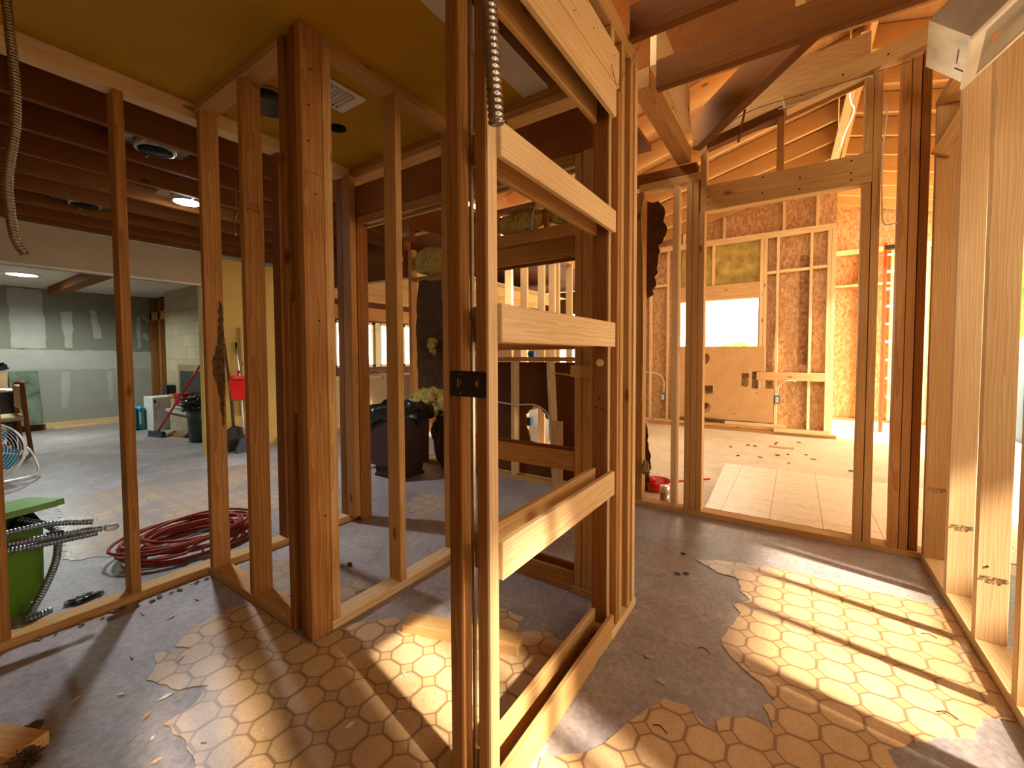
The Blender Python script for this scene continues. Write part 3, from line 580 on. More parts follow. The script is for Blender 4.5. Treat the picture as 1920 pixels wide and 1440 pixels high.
# hall joists, beam, hip
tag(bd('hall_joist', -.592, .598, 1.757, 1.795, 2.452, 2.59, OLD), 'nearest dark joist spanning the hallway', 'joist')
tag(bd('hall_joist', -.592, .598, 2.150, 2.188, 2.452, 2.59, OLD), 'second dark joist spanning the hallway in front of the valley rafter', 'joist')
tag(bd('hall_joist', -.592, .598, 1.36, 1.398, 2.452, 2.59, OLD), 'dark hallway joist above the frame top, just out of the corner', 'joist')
tag(bd('header_beam', -.725, -.635, 2.192, 3.21, 2.502, 2.60, FIR), 'orange brown beam running from the joist to the doorway wall', 'beam')
tag(bd('upright_board', -.634, -.602, 2.20, 2.98, 2.602, 2.86, PALE), 'pale board standing on edge beside the orange brown beam', 'board')
tag(bd('vertical_strut', -.03, .008, 2.36, 2.40, 2.62, 3.05, PINE), 'short vertical strut between the joist and the roof', 'strut')
tag(beam('valley_rafter', (-.60, 3.17, 2.66), (.52, 2.13, 2.90), .06, .22, OLD), 'charred dark valley rafter crossing above the hallway', 'rafter')
tag(beam('wood_splinter', (-.28, 2.93, 2.62), (-.315, 2.94, 2.44), .012, .010, OLD), 'splinter hanging from the valley rafter', 'splinter')
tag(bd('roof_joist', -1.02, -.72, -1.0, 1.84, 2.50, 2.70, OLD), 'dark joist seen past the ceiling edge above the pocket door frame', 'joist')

# duct box hanging in the upper right
D0 = Vector((.439, 1.895, 2.119)); eA = Vector((-.152, .033, .165)); eC = Vector((.064, .401, -.023)); eE = Vector((.114, -.012, .107))
uE = eE.normalized(); uA = (eA-uE*eA.dot(uE)).normalized(); uC = uA.cross(uE)*-1
if uC.dot(eC) < 0: uC = -uC
dx = thing('duct_box', 'old metal ceiling vent box with a white flange hanging in the upper right corner', 'vent box', tuple(D0))
def obox(name, a0, a1, c0, c1, e0, e1, mt, parent):
    P = [D0+uA*a+uC*c+uE*e for a in (a0, a1) for c in (c0, c1) for e in (e0, e1)]
    bm = bmesh.new(); v = [bm.verts.new(p) for p in P]
    for q in ((0, 1, 3, 2), (4, 6, 7, 5), (0, 4, 5, 1), (2, 3, 7, 6), (0, 2, 6, 4), (1, 5, 7, 3)): bm.faces.new([v[i] for i in q])
    return fin(name, bm, mt, parent)
LE = .19
obox('body', .010, .154, 0, .27, 0, LE, DSTEEL, dx)
obox('seam', .045, .048, .09, .17, -.002, -.0004, BLACK, dx); obox('seam', .012, .05, .20, .203, -.002, -.0004, BLACK, dx); obox('side_seam', .1541, .1545, .05, .22, .04, .043, BLACK, dx)
beam('hanger_strap', (.40, 1.776, 2.455), (.40, 1.90, 2.26), .012, .003, STEEL, dx); beam('hanger_strap', (.52, 1.776, 2.455), (.50, 1.95, 2.28), .012, .003, STEEL, dx)
obox('flange', 0, .0095, -.015, .285, -.012, .03, WPAINT, dx); obox('flange', 0, .0095, -.015, .012, .0301, LE, WPAINT, dx); obox('flange', 0, .0095, .262, .285, .0301, LE, WPAINT, dx)
obox('label_sticker', .0028, .0034, .10, .13, .06, .085, plain('orange_sticker', (.75, .28, .08), .6), dx); obox('inner_panel', .0035, .0097, .0125, .2615, .0302, LE-.005, plain('grey_baffle', (.34, .33, .28), .5, .4), dx)

# corrugated conduits
tag(tube('corrugated_duct', [(-2.03, .243, 2.445), (-2.03, .245, 2.40), (-2.02, .25, 2.244), (-2.0, .257, 1.926), (-2.0, .234, 1.709), (-2.0, .235, 1.60), (-2.0, .243, 1.52), (-2.0, .262, 1.475)], .0105, BRONZE, n=14, seg=16, rib=.20, pitch=.0095), 'dusty corrugated metal hose hanging at the upper left edge', 'hose')
tag(tube('corrugated_conduit', [(-.580, .73, 2.34), (-.572, .738, 2.2), (-.563, .742, 2.08), (-.559, .75, 1.918), (-.550, .75, 1.781), (-.541, .75, 1.655)], .0150, STEEL, n=14, seg=20, rib=.20, pitch=.0145), 'steel corrugated conduit hanging in front of the pocket door frame', 'conduit')
tag(tube('corrugated_conduit', [(-1.9, 3.238, 2.50), (-1.93, 3.20, 2.38), (-1.935, 3.19, 2.22)], .012, STEEL, n=10, seg=10, rib=.24, pitch=.014), 'thin steel conduit dangling in front of the fibreglass batts', 'conduit')

# recessed cans, vent, holes
def can(x, y, z, label, lens=None):
    t = thing('recessed_light', label, 'light', (x, y, z))
    bd('bracket', x-.16, x+.16, y-.008, y+.0, z, z+.02, STEEL, t, 0)
    bd('mounting_plate', x-.14, x+.14, y-.17, y+.17, z+.045, z+.05, STEEL, t, 0)
    hs = lathe('housing', [(.085, 0), (.10, 0), (.10, .14), (.04, .16)], STEEL if lens is None else STEEL, t, (x, y, z+.0), 24)
    sub(lathe('opening', [(.083, 0), (.083, .004)], HOLE if lens is None else lens, t, (x, y, z-.005), 24), hs)
    return t
can(-3.18, .95, 2.375, 'empty recessed light can between the joists left of the closet frame')
can(-4.79, .96, 2.375, 'empty recessed light can nearer the tan drywall drop')
can(-3.98, 1.375, 2.36, 'lit recessed light glowing cool white between the joists', LAMP)
t = thing('recessed_light', 'round lit ceiling light in the far alcove', 'light', (-8.46, 1.07, 2.23)); lathe('lens', [(.13, 0), (.15, .004), (.15, .008)], LAMP2, t, (-8.46, 1.07, 2.228), 24); lathe('trim_ring', [(.151, 0), (.19, .004), (.19, .008)], WPAINT, t, (-8.46, 1.07, 2.230), 24)
def lampl(nm, loc, e, col, size):
    a = bpy.data.lights.new(nm, 'POINT'); a.energy = e; a.color = col; a.shadow_soft_size = size; q = bpy.data.objects.new(nm, a); COL.objects.link(q); q.location = loc; return q
a = bpy.data.lights.new('recessed_lamp', 'SPOT'); a.energy = 110; a.color = (.85, .93, 1); a.spot_size = math.radians(125); a.spot_blend = .6; a.shadow_soft_size = .06
q = bpy.data.objects.new('recessed_lamp', a); COL.objects.link(q); q.location = (-3.98, 1.375, 2.34); lampl('lamp_glow', (-3.98, 1.375, 2.31), 2, (.85, .93, 1), .06)
a = bpy.data.lights.new('alcove_lamp', 'SPOT'); a.energy = 130; a.color = (.88, 1, .92); a.spot_size = math.radians(165); a.spot_blend = .5; a.shadow_soft_size = .1
q = bpy.data.objects.new('alcove_lamp', a); COL.objects.link(q); q.location = (-8.46, 1.07, 2.21)
vt = thing('ceiling_vent', 'white rectangular exhaust vent in the yellow ceiling inside the closet frame', 'vent', (-1.91, 1.28, 2.44))
bd('frame', -2.01, -1.81, 1.15, 1.40, 2.434, 2.4445, WPAINT, vt)
for k in range(9): bd('louvre', -1.99, -1.83, 1.17+k*.022, 1.182+k*.022, 2.428, 2.433, WHITE, vt, 0)
bd('slot', -1.985, -1.97, 1.20, 1.36, 2.4325, 2.4338, HOLE, vt, 0)
o = lathe('cut_hole', [(.055, 0), (.055, .003)], HOLE, None, (-2.177, 1.483, 2.4415), 20, sx=.9, sy=.8); tag(o, 'small ragged round hole in the yellow ceiling', 'hole')
t = thing('light_can', 'black cylindrical light can through the yellow ceiling', 'light', (-2.21, 1.12, 2.4)); lathe('housing', [(.09, 0), (.095, .0), (.095, .045)], BLACK, t, (-2.21, 1.12, 2.395), 28)
lathe('flange', [(.096, 0), (.115, .0), (.115, .006)], BROWNP, t, (-2.21, 1.12, 2.436), 28)
tag(tube('broken_chain', [(-3.0, 1.30, 2.36), (-3.0, 1.302, 2.2), (-3.0, 1.305, 2.08), (-3.0, 1.29, 2.03), (-3.0, 1.295, 1.93)], .005, STEEL), 'bit of shiny foil wire hanging behind the closet frame', 'wire')
tag(tube('electrical_cable', [(-.555, 3.1, 2.47), (-.3, 2.7, 2.47), (0, 2.6, 2.45), (.2, 2.8, 2.55), (.5, 3.0, 2.66)], .0022, DWIRE), 'thin wire sagging across the hallway under the joists', 'wire')
tag(tube('hanging_wire', [(-.605, 1.95, 2.56), (-.590, 1.80, 2.40), (-.596, 1.70, 2.28), (-.594, 1.62, 2.2), (-.59, 1.55, 2.24)], .0012, DWIRE), 'fine wires looped over the corner of the pocket door frame', 'wire')
tag(tube('hanging_wire', [(-1.02, 2.3, 2.72), (-1.02, 2.3, 2.6), (-1.03, 2.31, 2.3), (-1.0, 2.3, 2.0), (-1.01, 2.3, 1.5)], .003, WIRE), 'white cable hanging between the posts behind the slats', 'cable')
for k, (x, z) in enumerate(((-3.35, 2.05), (-3.30, 2.02), (-3.26, 2.05))):
    tag(tube('wire_end', [(x, 2.9, 2.36), (x+.01, 2.9, 2.25), (x-.02, 2.91, 2.18), (x+.02, 2.9, 2.11), (x-.01, 2.9, z)], .0035, WIRE), 'white wire strand dangling from the metal box behind the header', 'wire', 'wire strands below the metal box')
t = thing('junction_box', 'grey metal box under the cross wall header', 'electrical box', (-3.3, 2.9, 2.4)); bd('body', -3.40, -3.22, 2.86, 2.98, 2.36, 2.50, DSTEEL, t)

# ============================================================ KITCHEN BEYOND
pn = thing('peninsula', 'cream plywood backed peninsula under the kitchen window', 'cabinet', (-5.6, 4.3, 0))
bd('back_panel', -5.70, -5.65, 3.4, 5.6, .07, .79, CREAMP, pn); bd('base_strip', -5.66, -5.63, 3.4, 5.6, 0, .069, FIR, pn); bd('counter', -5.95, -5.6, 3.4, 5.6, .792, .83, PALE, pn)
o = lump('brown_paper_stack', (-5.75, 4.55, .875), .18, .5, .045, BROWNP, None, .3, 3, 3, 3, flat=True); tag(o, 'rumpled brown paper lying on the peninsula top', 'paper')
wn = thing('window_1', 'bay window of the kitchen with pale frames', 'window', (-8.35, 6.2, 1.3)); wn['kind'] = 'structure'
def pane(y0, y1):
    for a, b_, z0, z1 in ((y0, y1, .88, .94), (y0, y1, 1.87, 1.93), (y0, y0+.06, .88, 1.93), (y1-.06, y1, .88, 1.93)): bd('frame', -8.40, -8.33, a, b_, z0, z1, GLASSW, wn, 0)
    bd('muntin', -8.38, -8.36, y0, y1, 1.72, 1.735, GLASSW, wn, 0)
    for k in (1, 2, 3): bd('muntin', -8.38, -8.36, y0+(y1-y0)*k/4-.006, y0+(y1-y0)*k/4+.006, 1.73, 1.87, GLASSW, wn, 0)
for y0, y1 in ((5.5, 6.56), (6.70, 7.4), (7.44, 8.2)): pane(y0, y1)
bd('corner_post', -8.42, -8.30, 6.561, 6.699, .88, 1.93, GLASSW, wn, 0)
tag(bd('window_header', -8.3, -8.2, 5.0, 8.3, 1.96, 2.25, FIR), 'wood beam above the kitchen bay window', 'beam')
for k in range(6):
    x = -4.6-.55*k; tag(bd('kitchen_joist', x-.04, x, 3.6, 8.8, 2.26, 2.42, RAFT), 'pale joist over the kitchen, %s from the gutted wall' % ORD[k], 'joist', 'joists over the kitchen')
tag(bd('kitchen_ceiling_board', -8.2, -4.4, 3.6, 8.8, 2.425, 2.44, PALE, bev=0), 'pale boards above the kitchen joists', 'ceiling board')

# ============================================================ VAULTED ROOM
tag(bd('ridge_beam', .42, .46, 3.5, 9.3, 3.60, 3.90, RAFT), 'ridge board along the top of the vaulted room', 'beam')
tag(beam('ridge_strap_board', (.415, 4.3, 3.62), (.36, 6.9, 3.62), .09, .03, YEL if False else PALE), 'pale yellow board nailed below the ridge joints', 'board')
ys = [3.62+.56*k for k in range(11)]
for k, y in enumerate(ys):
    tag(beam('rafter', (.418, y, roofz(.418)-.11), (-2.85, y, roofz(-2.85)-.11), .038, .19, RAFT), 'orange rafter on the left roof slope, %s from the doorway wall' % ORD[k], 'rafter', 'left slope rafters')
    tag(beam('rafter', (.462, y, roofz(.462)-.11), (2.2, y, roofz(2.2)-.11), .038, .19, RAFT), 'orange rafter on the right roof slope, %s from the doorway wall' % ORD[k], 'rafter', 'right slope rafters')
V = frame('window_wall_frame', 'sunlit pale stud frame against the strand board with a big window opening', (-1.0, 7.55, 0))
def vb(n_, x0, x1, z0, z1, mt=PALE, y0=7.50, y1=7.586): return bd(n_, x0, x1, y0, y1, z0, z1, mt, V)
vb('top_plate', -2.9, .43, 2.90, 2.945); vb('top_plate', -2.9, .43, 2.946, 2.985)
vb('bottom_plate', -2.9, .43, 0, .038)
for x in (-2.84, -2.14, -1.85, -1.68): vb('stud', x, x+.038, .038, 2.899)
for x in (-.478, -.43, .345, .392): vb('stud', x, x+.045, .038, 2.899)
for x, z0 in ((-.266, .038), (.142, .038)): vb('stud', x, x+.035, z0, 2.899)
for x in (-1.149, ): vb('cripple_stud', x, x+.035, 2.262, 2.899)
for x in (-1.6, -1.0, -.2, .2): vb('gable_stud', x, x+.038, 2.986, roofz(x)-.22)
vb('header', -1.639, -.479, 2.025, 2.26, PLY); 
vb('window_sill', -1.639, -.479, 1.16, 1.198)
for a, b_, z in ((-.384, -.267, 2.36), (-.23, .141, 2.37), (.178, .344, 2.38), (-2.10, -1.851, 2.31), (-2.8, -2.141, 2.31)): vb('fire_block', a, b_, z, z+.038)
vb('ledger_board', -.50, .36, .757, .878, PLY, 7.47, 7.499); vb('plank', .345, .44, .04, .756, PALE, 7.46, 7.499)
tag(slab('blanket_panel', [(-1.63, 2.262), (-.478, 2.262), (-.478, 2.90), (-1.63, 2.90)], [], -.001, (0, 7.5875, 0), (1, 0, 0), (0, 0, 1), plain('yellowed_insulation', (.42, .30, .08), .9, var=.35, scale=7)), 'yellowed insulation panel above the window opening', 'insulation')
circ = lambda cx, cz, r: [(cx+r*math.cos(a*math.pi/10), cz+r*math.sin(a*math.pi/10)) for a in range(20)]
def arc(x, cz, r): return [(x-.0, cz-r)]+[(x+r*math.cos(a), cz+r*math.sin(a)) for a in [math.pi*(k/10-.5) for k in range(1, 10)]]+[(x, cz+r)]
pl = slab('plywood_sheet', [(-1.62, .02), (-.27, .02), (-.27, .53), (-.56, .53), (-.56, .79), (-.40, .79), (-.40, 1.17), (-1.62, 1.19)],
     [circ(-1.27, .99, .11), circ(-1.27, .25, .11), [(-1.35, .42), (-1.10, .42), (-1.10, .55), (-1.35, .55)], [(-.70, .56), (-.60, .56), (-.60, .76), (-.70, .76)]], -.018, (0, 7.40, .10), (1, 0, 0), (0, .06, 1), PLY)
tag(pl, 'large plywood sheet with cut holes leaning below the window opening', 'plywood')
tag(slab('plywood_offcut', [(-1.28, .05), (-1.0, .05), (-1.0, .40), (-1.28, .40)], [circ(-1.2, .2, .08)], -.015, (0, 7.36, .10), (1, 0, 0), (0, .05, 1), PLY), 'small plywood piece leaning against the holed sheet', 'plywood')
for k, (x0, x1, y, z, mt, lb) in enumerate(((-2.05, .47, 7.20, 0, FIR, 'lowest long board of the lumber pile below the window wall'), (-2.0, .45, 7.29, 0, PALE, 'pale board lying behind the lowest board of the lumber pile'),
        (-1.9, .40, 7.24, .041, PLY, 'top board resting across the lumber pile'), (-.9, -.10, 7.27, .081, PALE, 'short pale board on top of the lumber pile'), (-.25, .40, 7.15, .041, PALE, 'short board at the right front end of the lumber pile'))):
    tag(bd('lumber_board', x0, x1, y-.044, y+.044, z, z+.038, mt), lb, 'board')
for p, lb in (((-2.02+.13, 7.50, .42), 'dark outlet box on a stud at the far left of the window wall'), ((-.225, 7.48, .47), 'outlet box on the stud right of the plywood sheet')):
    t = thing('outlet_box', lb, 'electrical box', p); q_ = bd('body', p[0]-.035, p[0]+.035, p[1]-.03, p[1]+.02, p[2]-.06, p[2]+.06, BLUEBOX, t); sub(bd('receptacle', p[0]-.02, p[0]+.02, p[1]-.034, p[1]-.0305, p[2]-.045, p[2]+.045, PALE, t, 0), q_)
tag(tube('electrical_cable', [(-2.4, 7.49, .85), (-2.1, 7.48, .84), (-1.95, 7.485, .80), (-1.88, 7.48, .7), (-1.88, 7.48, .5)], .008, WIRE), 'white cable looping across the left studs of the window wall', 'cable')
tag(tube('electrical_cable', [(.0, 7.46, .75), (-.1, 7.45, .76), (-.2, 7.46, .68), (-.22, 7.46, .54)], .007, WIRE), 'white cable dropping to the outlet box by the plywood sheet', 'cable')
tag(slab('wall_print', [(.03, 1.0), (.13, 1.0), (.13, 2.6), (.03, 2.6)], [], -.001, (0, 7.5845, 0), (1, 0, 0), (0, 0, 1), plain('stencil_grey', (.30, .14, .06), .8, var=.6, scale=14)), 'dark stencilled band on the strand board', 'marking')
X2 = frame('far_wall_frame', 'pale studs on the strand board wall to the right of the window wall', (1.2, 9.35, 0))
for x in (.50, .86, 1.27, 1.68, 2.09): bd('stud', x, x+.045, 9.30, 9.389, .038, 2.85, PALE, X2)
bd('bottom_plate', .4, 2.3, 9.30, 9.389, 0, .037, FIR, X2); bd('top_plate', .4, 2.3, 9.30, 9.389, 2.851, 2.93, PALE, X2); bd('fire_block', .546, .859, 9.30, 9.389, 2.3, 2.338, PALE, X2)
bd('fire_block', .906, 1.269, 9.30, 9.389, 2.3, 2.338, PALE, X2)
la = thing('step_ladder', 'orange extension ladder with pale rungs in front of the far wall', 'ladder', (1.2, 8.6, 0))
beam('rail', (1.05, 8.2, 0), (1.15, 8.95, 2.9), .04, .07, ORANGE, la, (0, 1, 0)); beam('rail', (1.46, 8.2, 0), (1.46, 8.95, 2.9), .03, .07, ORANGE, la, (0, 1, 0))
for k in range(10):
    q = .08+.095*k; y = 8.2+.75*q; z = 2.9*q; bd('rung', 1.12, 1.44, y-.03, y+.03, z-.018, z+.018, ALU, la)
bd('ladder_cap', 1.14, 1.48, 8.88, 9.02, 2.80, 2.86, BLACK, la)
tag(bd('wood_offcut', -.26, .0, 6.1, 6.2, 0, .012, PLY), 'thin offcut lying on the sawdusty floor', 'board')
for k in range(14):
    x, y = R.uniform(-.7, .5), R.uniform(5.2, 6.7); o = lump('dry_leaf', (x, y, .008), R.uniform(.012, .03), R.uniform(.01, .022), .006, LEAF if k % 4 == 0 else DIRT, None, .6, 3, 2, k); tag(o, 'dry leaf on the sawdusty floor of the vaulted room', 'leaf', 'dry leaves on the sawdusty floor')
rb = thing('red_dustpan', 'red long handled scoop on the floor just beyond the doorway wall', 'scoop', (-.98, 3.62, 0))
lathe('bowl', [(.085, 0), (.12, .03), (.13, .085), (.122, .085), (.11, .03), (.02, .012)], REDP, rb, (-.98, 3.66, 0), 24); beam('handle', (-.88, 3.72, .07), (-.60, 3.95, .085), .022, .016, REDP, rb); lathe('knob', [(.03, 0), (.035, .04), (.02, .06)], REDP, rb, (-1.03, 3.72, .03), 12)
t = thing('floor_pipe', 'short capped grey pipe standing in the doorway wall plate', 'pipe', (-.83, 3.36, 0)); lathe('pipe', [(.034, 0), (.034, .085)], PIPE, t, (-.83, 3.36, 0), 20); lathe('cap', [(.036, .0851), (.037, .13), (.030, .138)], ALU, t, (-.83, 3.36, 0), 20)
o = slab('hanging_tar_paper', rag([(-.98, 1.55), (-.93, 1.62), (-.90, 1.75), (-.88, 1.98), (-.83, 2.10), (-.86, 2.30), (-1.0, 2.34)], .03, .015, 8), [], -.004, (0, 3.33, 0), (1, 0, 0), (0, 0, 1), KRAFT); tag(o, 'torn dark building paper hanging left of the doorway wall', 'paper')
o = slab('hanging_tar_paper', rag([(-1.02, .05), (-.95, .10), (-.93, .30), (-.98, .7), (-1.02, .7)], .03, .01, 9), [], -.004, (0, 3.33, 0), (1, 0, 0), (0, 0, 1), KRAFT); tag(o, 'strip of dark building paper above the red scoop', 'paper')
tag(tube('electrical_cable', [(-.95, 3.20, 2.34), (-.975, 3.20, 2.2), (-.965, 3.205, 1.8), (-.96, 3.205, 1.2), (-.965, 3.205, .8)], .004, YWIRE), 'yellow cable running down the left end stud of the doorway wall', 'cable')
o = lump('insulation_tuft', (-.93, 3.19, .30), .03, .015, .05, BATT, None, 1, 4, 3, 4); tag(o, 'tuft of insulation low on the left end stud of the doorway wall', 'insulation')
for k, (a, b_) in enumerate((((.32, 4.4), 2.95), ((.30, 5.2), 3.05), ((.9, 4.1), 2.7))):
    x, y = a; tag(tube('electrical_cable', [(x, y, roofz(x)-.0), (x, y, b_+.3), (x+.03, y, b_+.15), (x-.02, y+.02, b_), (x-.05, y, b_-.12)], .006, WIRE), 'white cable loop hanging from the vaulted rafters', 'cable', 'cable loops under the vaulted rafters')
tag(tube('electrical_cable', [(-.12, 3.205, 2.70), (.1, 3.2, 2.705), (.3, 3.2, 2.74), (.335, 3.203, 2.73)], .004, WIRE), 'pale cables running along under the sloping plate', 'cable')
tag(tube('electrical_cable', [(.392, 3.20, 2.60), (.40, 3.2, 2.5), (.388, 3.205, 2.3), (.39, 3.205, 2.05), (.40, 3.2, 1.90), (.458, 3.2, 1.89)], .004, WIRE), 'cable clipped down the side of the doorway king stud', 'cable')

# ============================================================ BEYOND THE RIGHT STUD WALL
for k, (x, y, h) in enumerate(((4.5, 12.5, 3.0), (7.2, 15.5, 4), (8.6, 11, 3.5), (5.0, 19, 4.5))):
    t = thing('tree', ('leafy green tree outdoors nearest the right studs', 'tall leafy tree outdoors behind the nearer ones', 'leafy tree outdoors at the far right', 'tallest leafy tree in the distance')[k], 'tree', (x, y, -.13))
    tube('trunk', [(x, y, -.13), (x+.05, y, h*.5), (x, y, h*.8)], .12, TRUNK, t); lump('foliage', (x, y, h), 1.3, 1.3, h*.45, LEAF, t, .8, 2.2, 4, k)
t = thing('tree', 'small tree with pale trunk outside the window opening', 'tree', (-1.6, 13, -.13)); tube('trunk', [(-1.6, 13, -.13), (-1.55, 13, 1.5), (-1.62, 13, 3)], .1, TRUNK, t); lump('foliage', (-1.35, 12.9, 1.28), .4, .3, .16, LEAF, t, .9, 3, 4, 3)
t = thing('side_bench', 'blue tool chest standing outside past the right studs', 'chest', (2.85, 8.85, -.13)); bd('body', 2.62, 3.1, 8.5, 9.2, -.13, 1.05, BLUEBOX, t); bd('lid', 2.6, 3.12, 8.48, 9.22, 1.051, 1.10, BLACK, t)

# ============================================================ THINGS ON THE LEFT
# green bin
gb = thing('storage_bin', 'lime green plastic bin with a crooked lid behind the left stud wall', 'bin', (-3.05, .22, 0))
def taper(name, x0, x1, y0, y1, z0, z1, t, mt, parent, open_=True, wall=.004, bev=.012):
    bm = bmesh.new(); bmesh.ops.create_cube(bm, size=1)
    cx, cy = (x0+x1)/2, (y0+y1)/2
    for v in bm.verts:
        s = 1-t if v.co.z < 0 else 1
        v.co = Vector((cx+v.co.x*(x1-x0)*s, cy+v.co.y*(y1-y0)*s, z0 if v.co.z < 0 else z1))
    ve = [e for e in bm.edges if abs(e.verts[0].co.z-e.verts[1].co.z) > .01]
    bmesh.ops.bevel(bm, geom=ve, offset=bev*2.5, segments=4, affect='EDGES')
    if open_:
        top = max(bm.faces, key=lambda q: q.calc_center_median().z+q.normal.z)
        r = bmesh.ops.inset_individual(bm, faces=[top], thickness=wall*2)
        bmesh.ops.translate(bm, verts=top.verts, vec=(0, 0, -(z1-z0)*.85))
    return fin(name, bm, mt, parent)
taper('bin_body', -3.30, -2.83, -.26, .39, 0, .40, .16, GREENP, gb)
lid = taper('lid', -3.38, -2.74, -.26, .50, -.015, .012, .0, GREENP, gb, False)
lid.matrix_local = Matrix.Translation(Vector((-3.07, .055, .425))-gb.location) @ Euler((math.radians(3), math.radians(-9), math.radians(4))).to_matrix().to_4x4() @ Matrix.Translation((3.06, -.12, 0))
tag(tube('flexible_conduit', [(-2.90, -.25, .38), (-2.80, -.05, .385), (-2.72, .16, .385), (-2.665, .34, .385), (-2.655, .46, .375), (-2.65, .545, .365)], .012, CST, n=12, seg=12, rib=.24, pitch=.011), 'metal flexible conduit poking out furthest from under the green lid', 'conduit')
tag(tube('flexible_conduit', [(-2.86, -.25, .35), (-2.78, .0, .345), (-2.70, .24, .355), (-2.66, .44, .352), (-2.645, .53, .352)], .0115, CST, n=12, seg=12, rib=.24, pitch=.011), 'metal flexible conduit running just below the longest one', 'conduit')
tag(tube('flexible_conduit', [(-2.84, -.20, .32), (-2.76, .05, .37), (-2.72, .2, .415), (-2.70, .30, .43), (-2.70, .40, .425), (-2.67, .52, .40)], .0115, CST, n=12, seg=12, rib=.24, pitch=.011), 'metal flexible conduit arching above the others under the green lid', 'conduit')
tag(tube('flexible_conduit', [(-2.95, .33, .41), (-2.86, .42, .36), (-2.79, .42, .26), (-2.79, .385, .14), (-2.785, .335, .035), (-2.755, .325, .016), (-2.74, .39, .03)], .013, CST, n=12, seg=12, rib=.24, pitch=.011), 'metal flexible conduit drooping down the end of the green bin', 'conduit')
t = thing('conduit_fitting', 'shiny metal fitting at the tip of the longest conduit', 'fitting', (-2.65, .55, .36)); beam('barrel', (-2.65, .548, .364), (-2.648, .60, .358), .030, .030, ALU, t, bev=.008); beam('tape', (-2.668, .36, .386), (-2.658, .43, .380), .031, .031, BLACK, t, bev=.010)
o = lump('black_scrap', (-2.79, .50, .012), .03, .06, .014, BLACK, None, .8, 4, 3, 5, flat=True); tag(o, 'small crumpled black strip on the floor by the green bin', 'scrap')
# hose coil
hp = []
for k in range(13*24):
    a = 2*math.pi*k/24; lp = k//24; rr = .30-.012*(lp % 5)+.02*math.sin(a*1.07+lp); ecc = .05*math.sin(lp*1.7)
    hp.append((-3.07+rr*.78*math.cos(a)+.03*math.sin(lp*2.3), 1.03+(rr*1.05)*math.sin(a)+ecc, .014+.008*lp+.006*math.sin(a*3+lp)))
tag(tube('coiled_hose', hp, .0085, HOSE, n=1, seg=7), 'coiled dark red air hose on the floor behind the left stud wall', 'hose')
# fan
fn = thing('floor_fan', 'round chrome floor fan with blue blades at the left edge', 'fan', (-6.2, .55, .0))
fc = Vector((-6.12, .46, .29)); fnrm = Vector((.93, -.10, .28)).normalized(); fu = fnrm.orthogonal().normalized(); fv = fnrm.cross(fu)
def ringpts(r, d, n=40): return [fc+fnrm*d+fu*r*math.cos(2*math.pi*k/n)+fv*r*math.sin(2*math.pi*k/n) for k in range(n+1)]
for k in range(12):
    r = .05+k*.0205; tube('guard_ring', ringpts(r, .07*(1-(r/.29)**2)), .0022 if k < 11 else .006, ALU, fn, n=1, seg=5)
tube('rim', ringpts(.285, -.03), .008, ALU, fn, n=1, seg=6)
for k in range(6):
    a = k*math.pi/3; d = fu*math.cos(a)+fv*math.sin(a); tube('guard_spoke', [fc+fnrm*.07+d*.03, fc+fnrm*.045+d*.18, fc+d*.285-fnrm*.03], .003, ALU, fn, n=4, seg=5)
hubm = Matrix((fu, fv, fnrm)).transposed()
lathe('hub', [(.05, 0), (.05, .06), (.02, .068)], plain('pink_badge', (.45, .20, .17), .5), fn, tuple(fc), 20, rot=hubm)
for k in range(4):
    a = k*math.pi/2+.3; d = fu*math.cos(a)+fv*math.sin(a); e = fnrm.cross(d)
    bm = bmesh.new(); vs = [bm.verts.new(fc+d*r+e*s+fnrm*(h)) for r, s, h in ((.05, -.03, .0), (.14, -.10, -.015), (.235, -.09, -.02), (.255, .0, .0), (.22, .09, .03), (.12, .08, .03), (.05, .03, .01))]
    bm.faces.new(vs); rr_ = bmesh.ops.extrude_face_region(bm, geom=bm.faces[:])
    for q in rr_['geom']:
        if isinstance(q, bmesh.types.BMVert): q.co += fnrm*.004
    fin('blade', bm, FANB, fn)
tube('stand', [(-6.15, .745, .30), (-6.13, .78, .24), (-6.11, .82, .08), (-6.10, .80, .022), (-6.02, .74, .018), (-5.98, .50, .018), (-6.0, .18, .018)], .011, ALU, fn, n=8)
# chair
cr = thing('chair', 'teak framed chair with cream woven seat turned away at the left edge', 'chair', (-7.6, .75, 0))
cx, cy = -7.75, .72
for (dx_, dy_, tx, ty, h) in ((-.24, .22, -.02, -.03, .82), (.24, .24, .0, -.05, .84), (-.24, -.22, 0, 0, .44), (.24, -.22, 0, 0, .44)):
    tube('leg', [(cx+dx_, cy+dy_, 0), (cx+dx_+tx*.5, cy+dy_+ty*.6, h*.5), (cx+dx_+tx, cy+dy_+ty, h)], .021, CHAIRW, cr, n=5)
bd('seat', cx-.25, cx+.25, cy-.25, cy+.22, .41, .46, CREAMF, cr, .012); bd('backrest', cx-.2, cx+.22, cy+.17, cy+.205, .54, .82, CREAMF, cr, .01)
tube('top_rail', [(cx-.26, cy+.19, .84), (cx, cy+.225, .85), (cx+.24, cy+.19, .84)], .020, CHAIRW, cr, n=6)
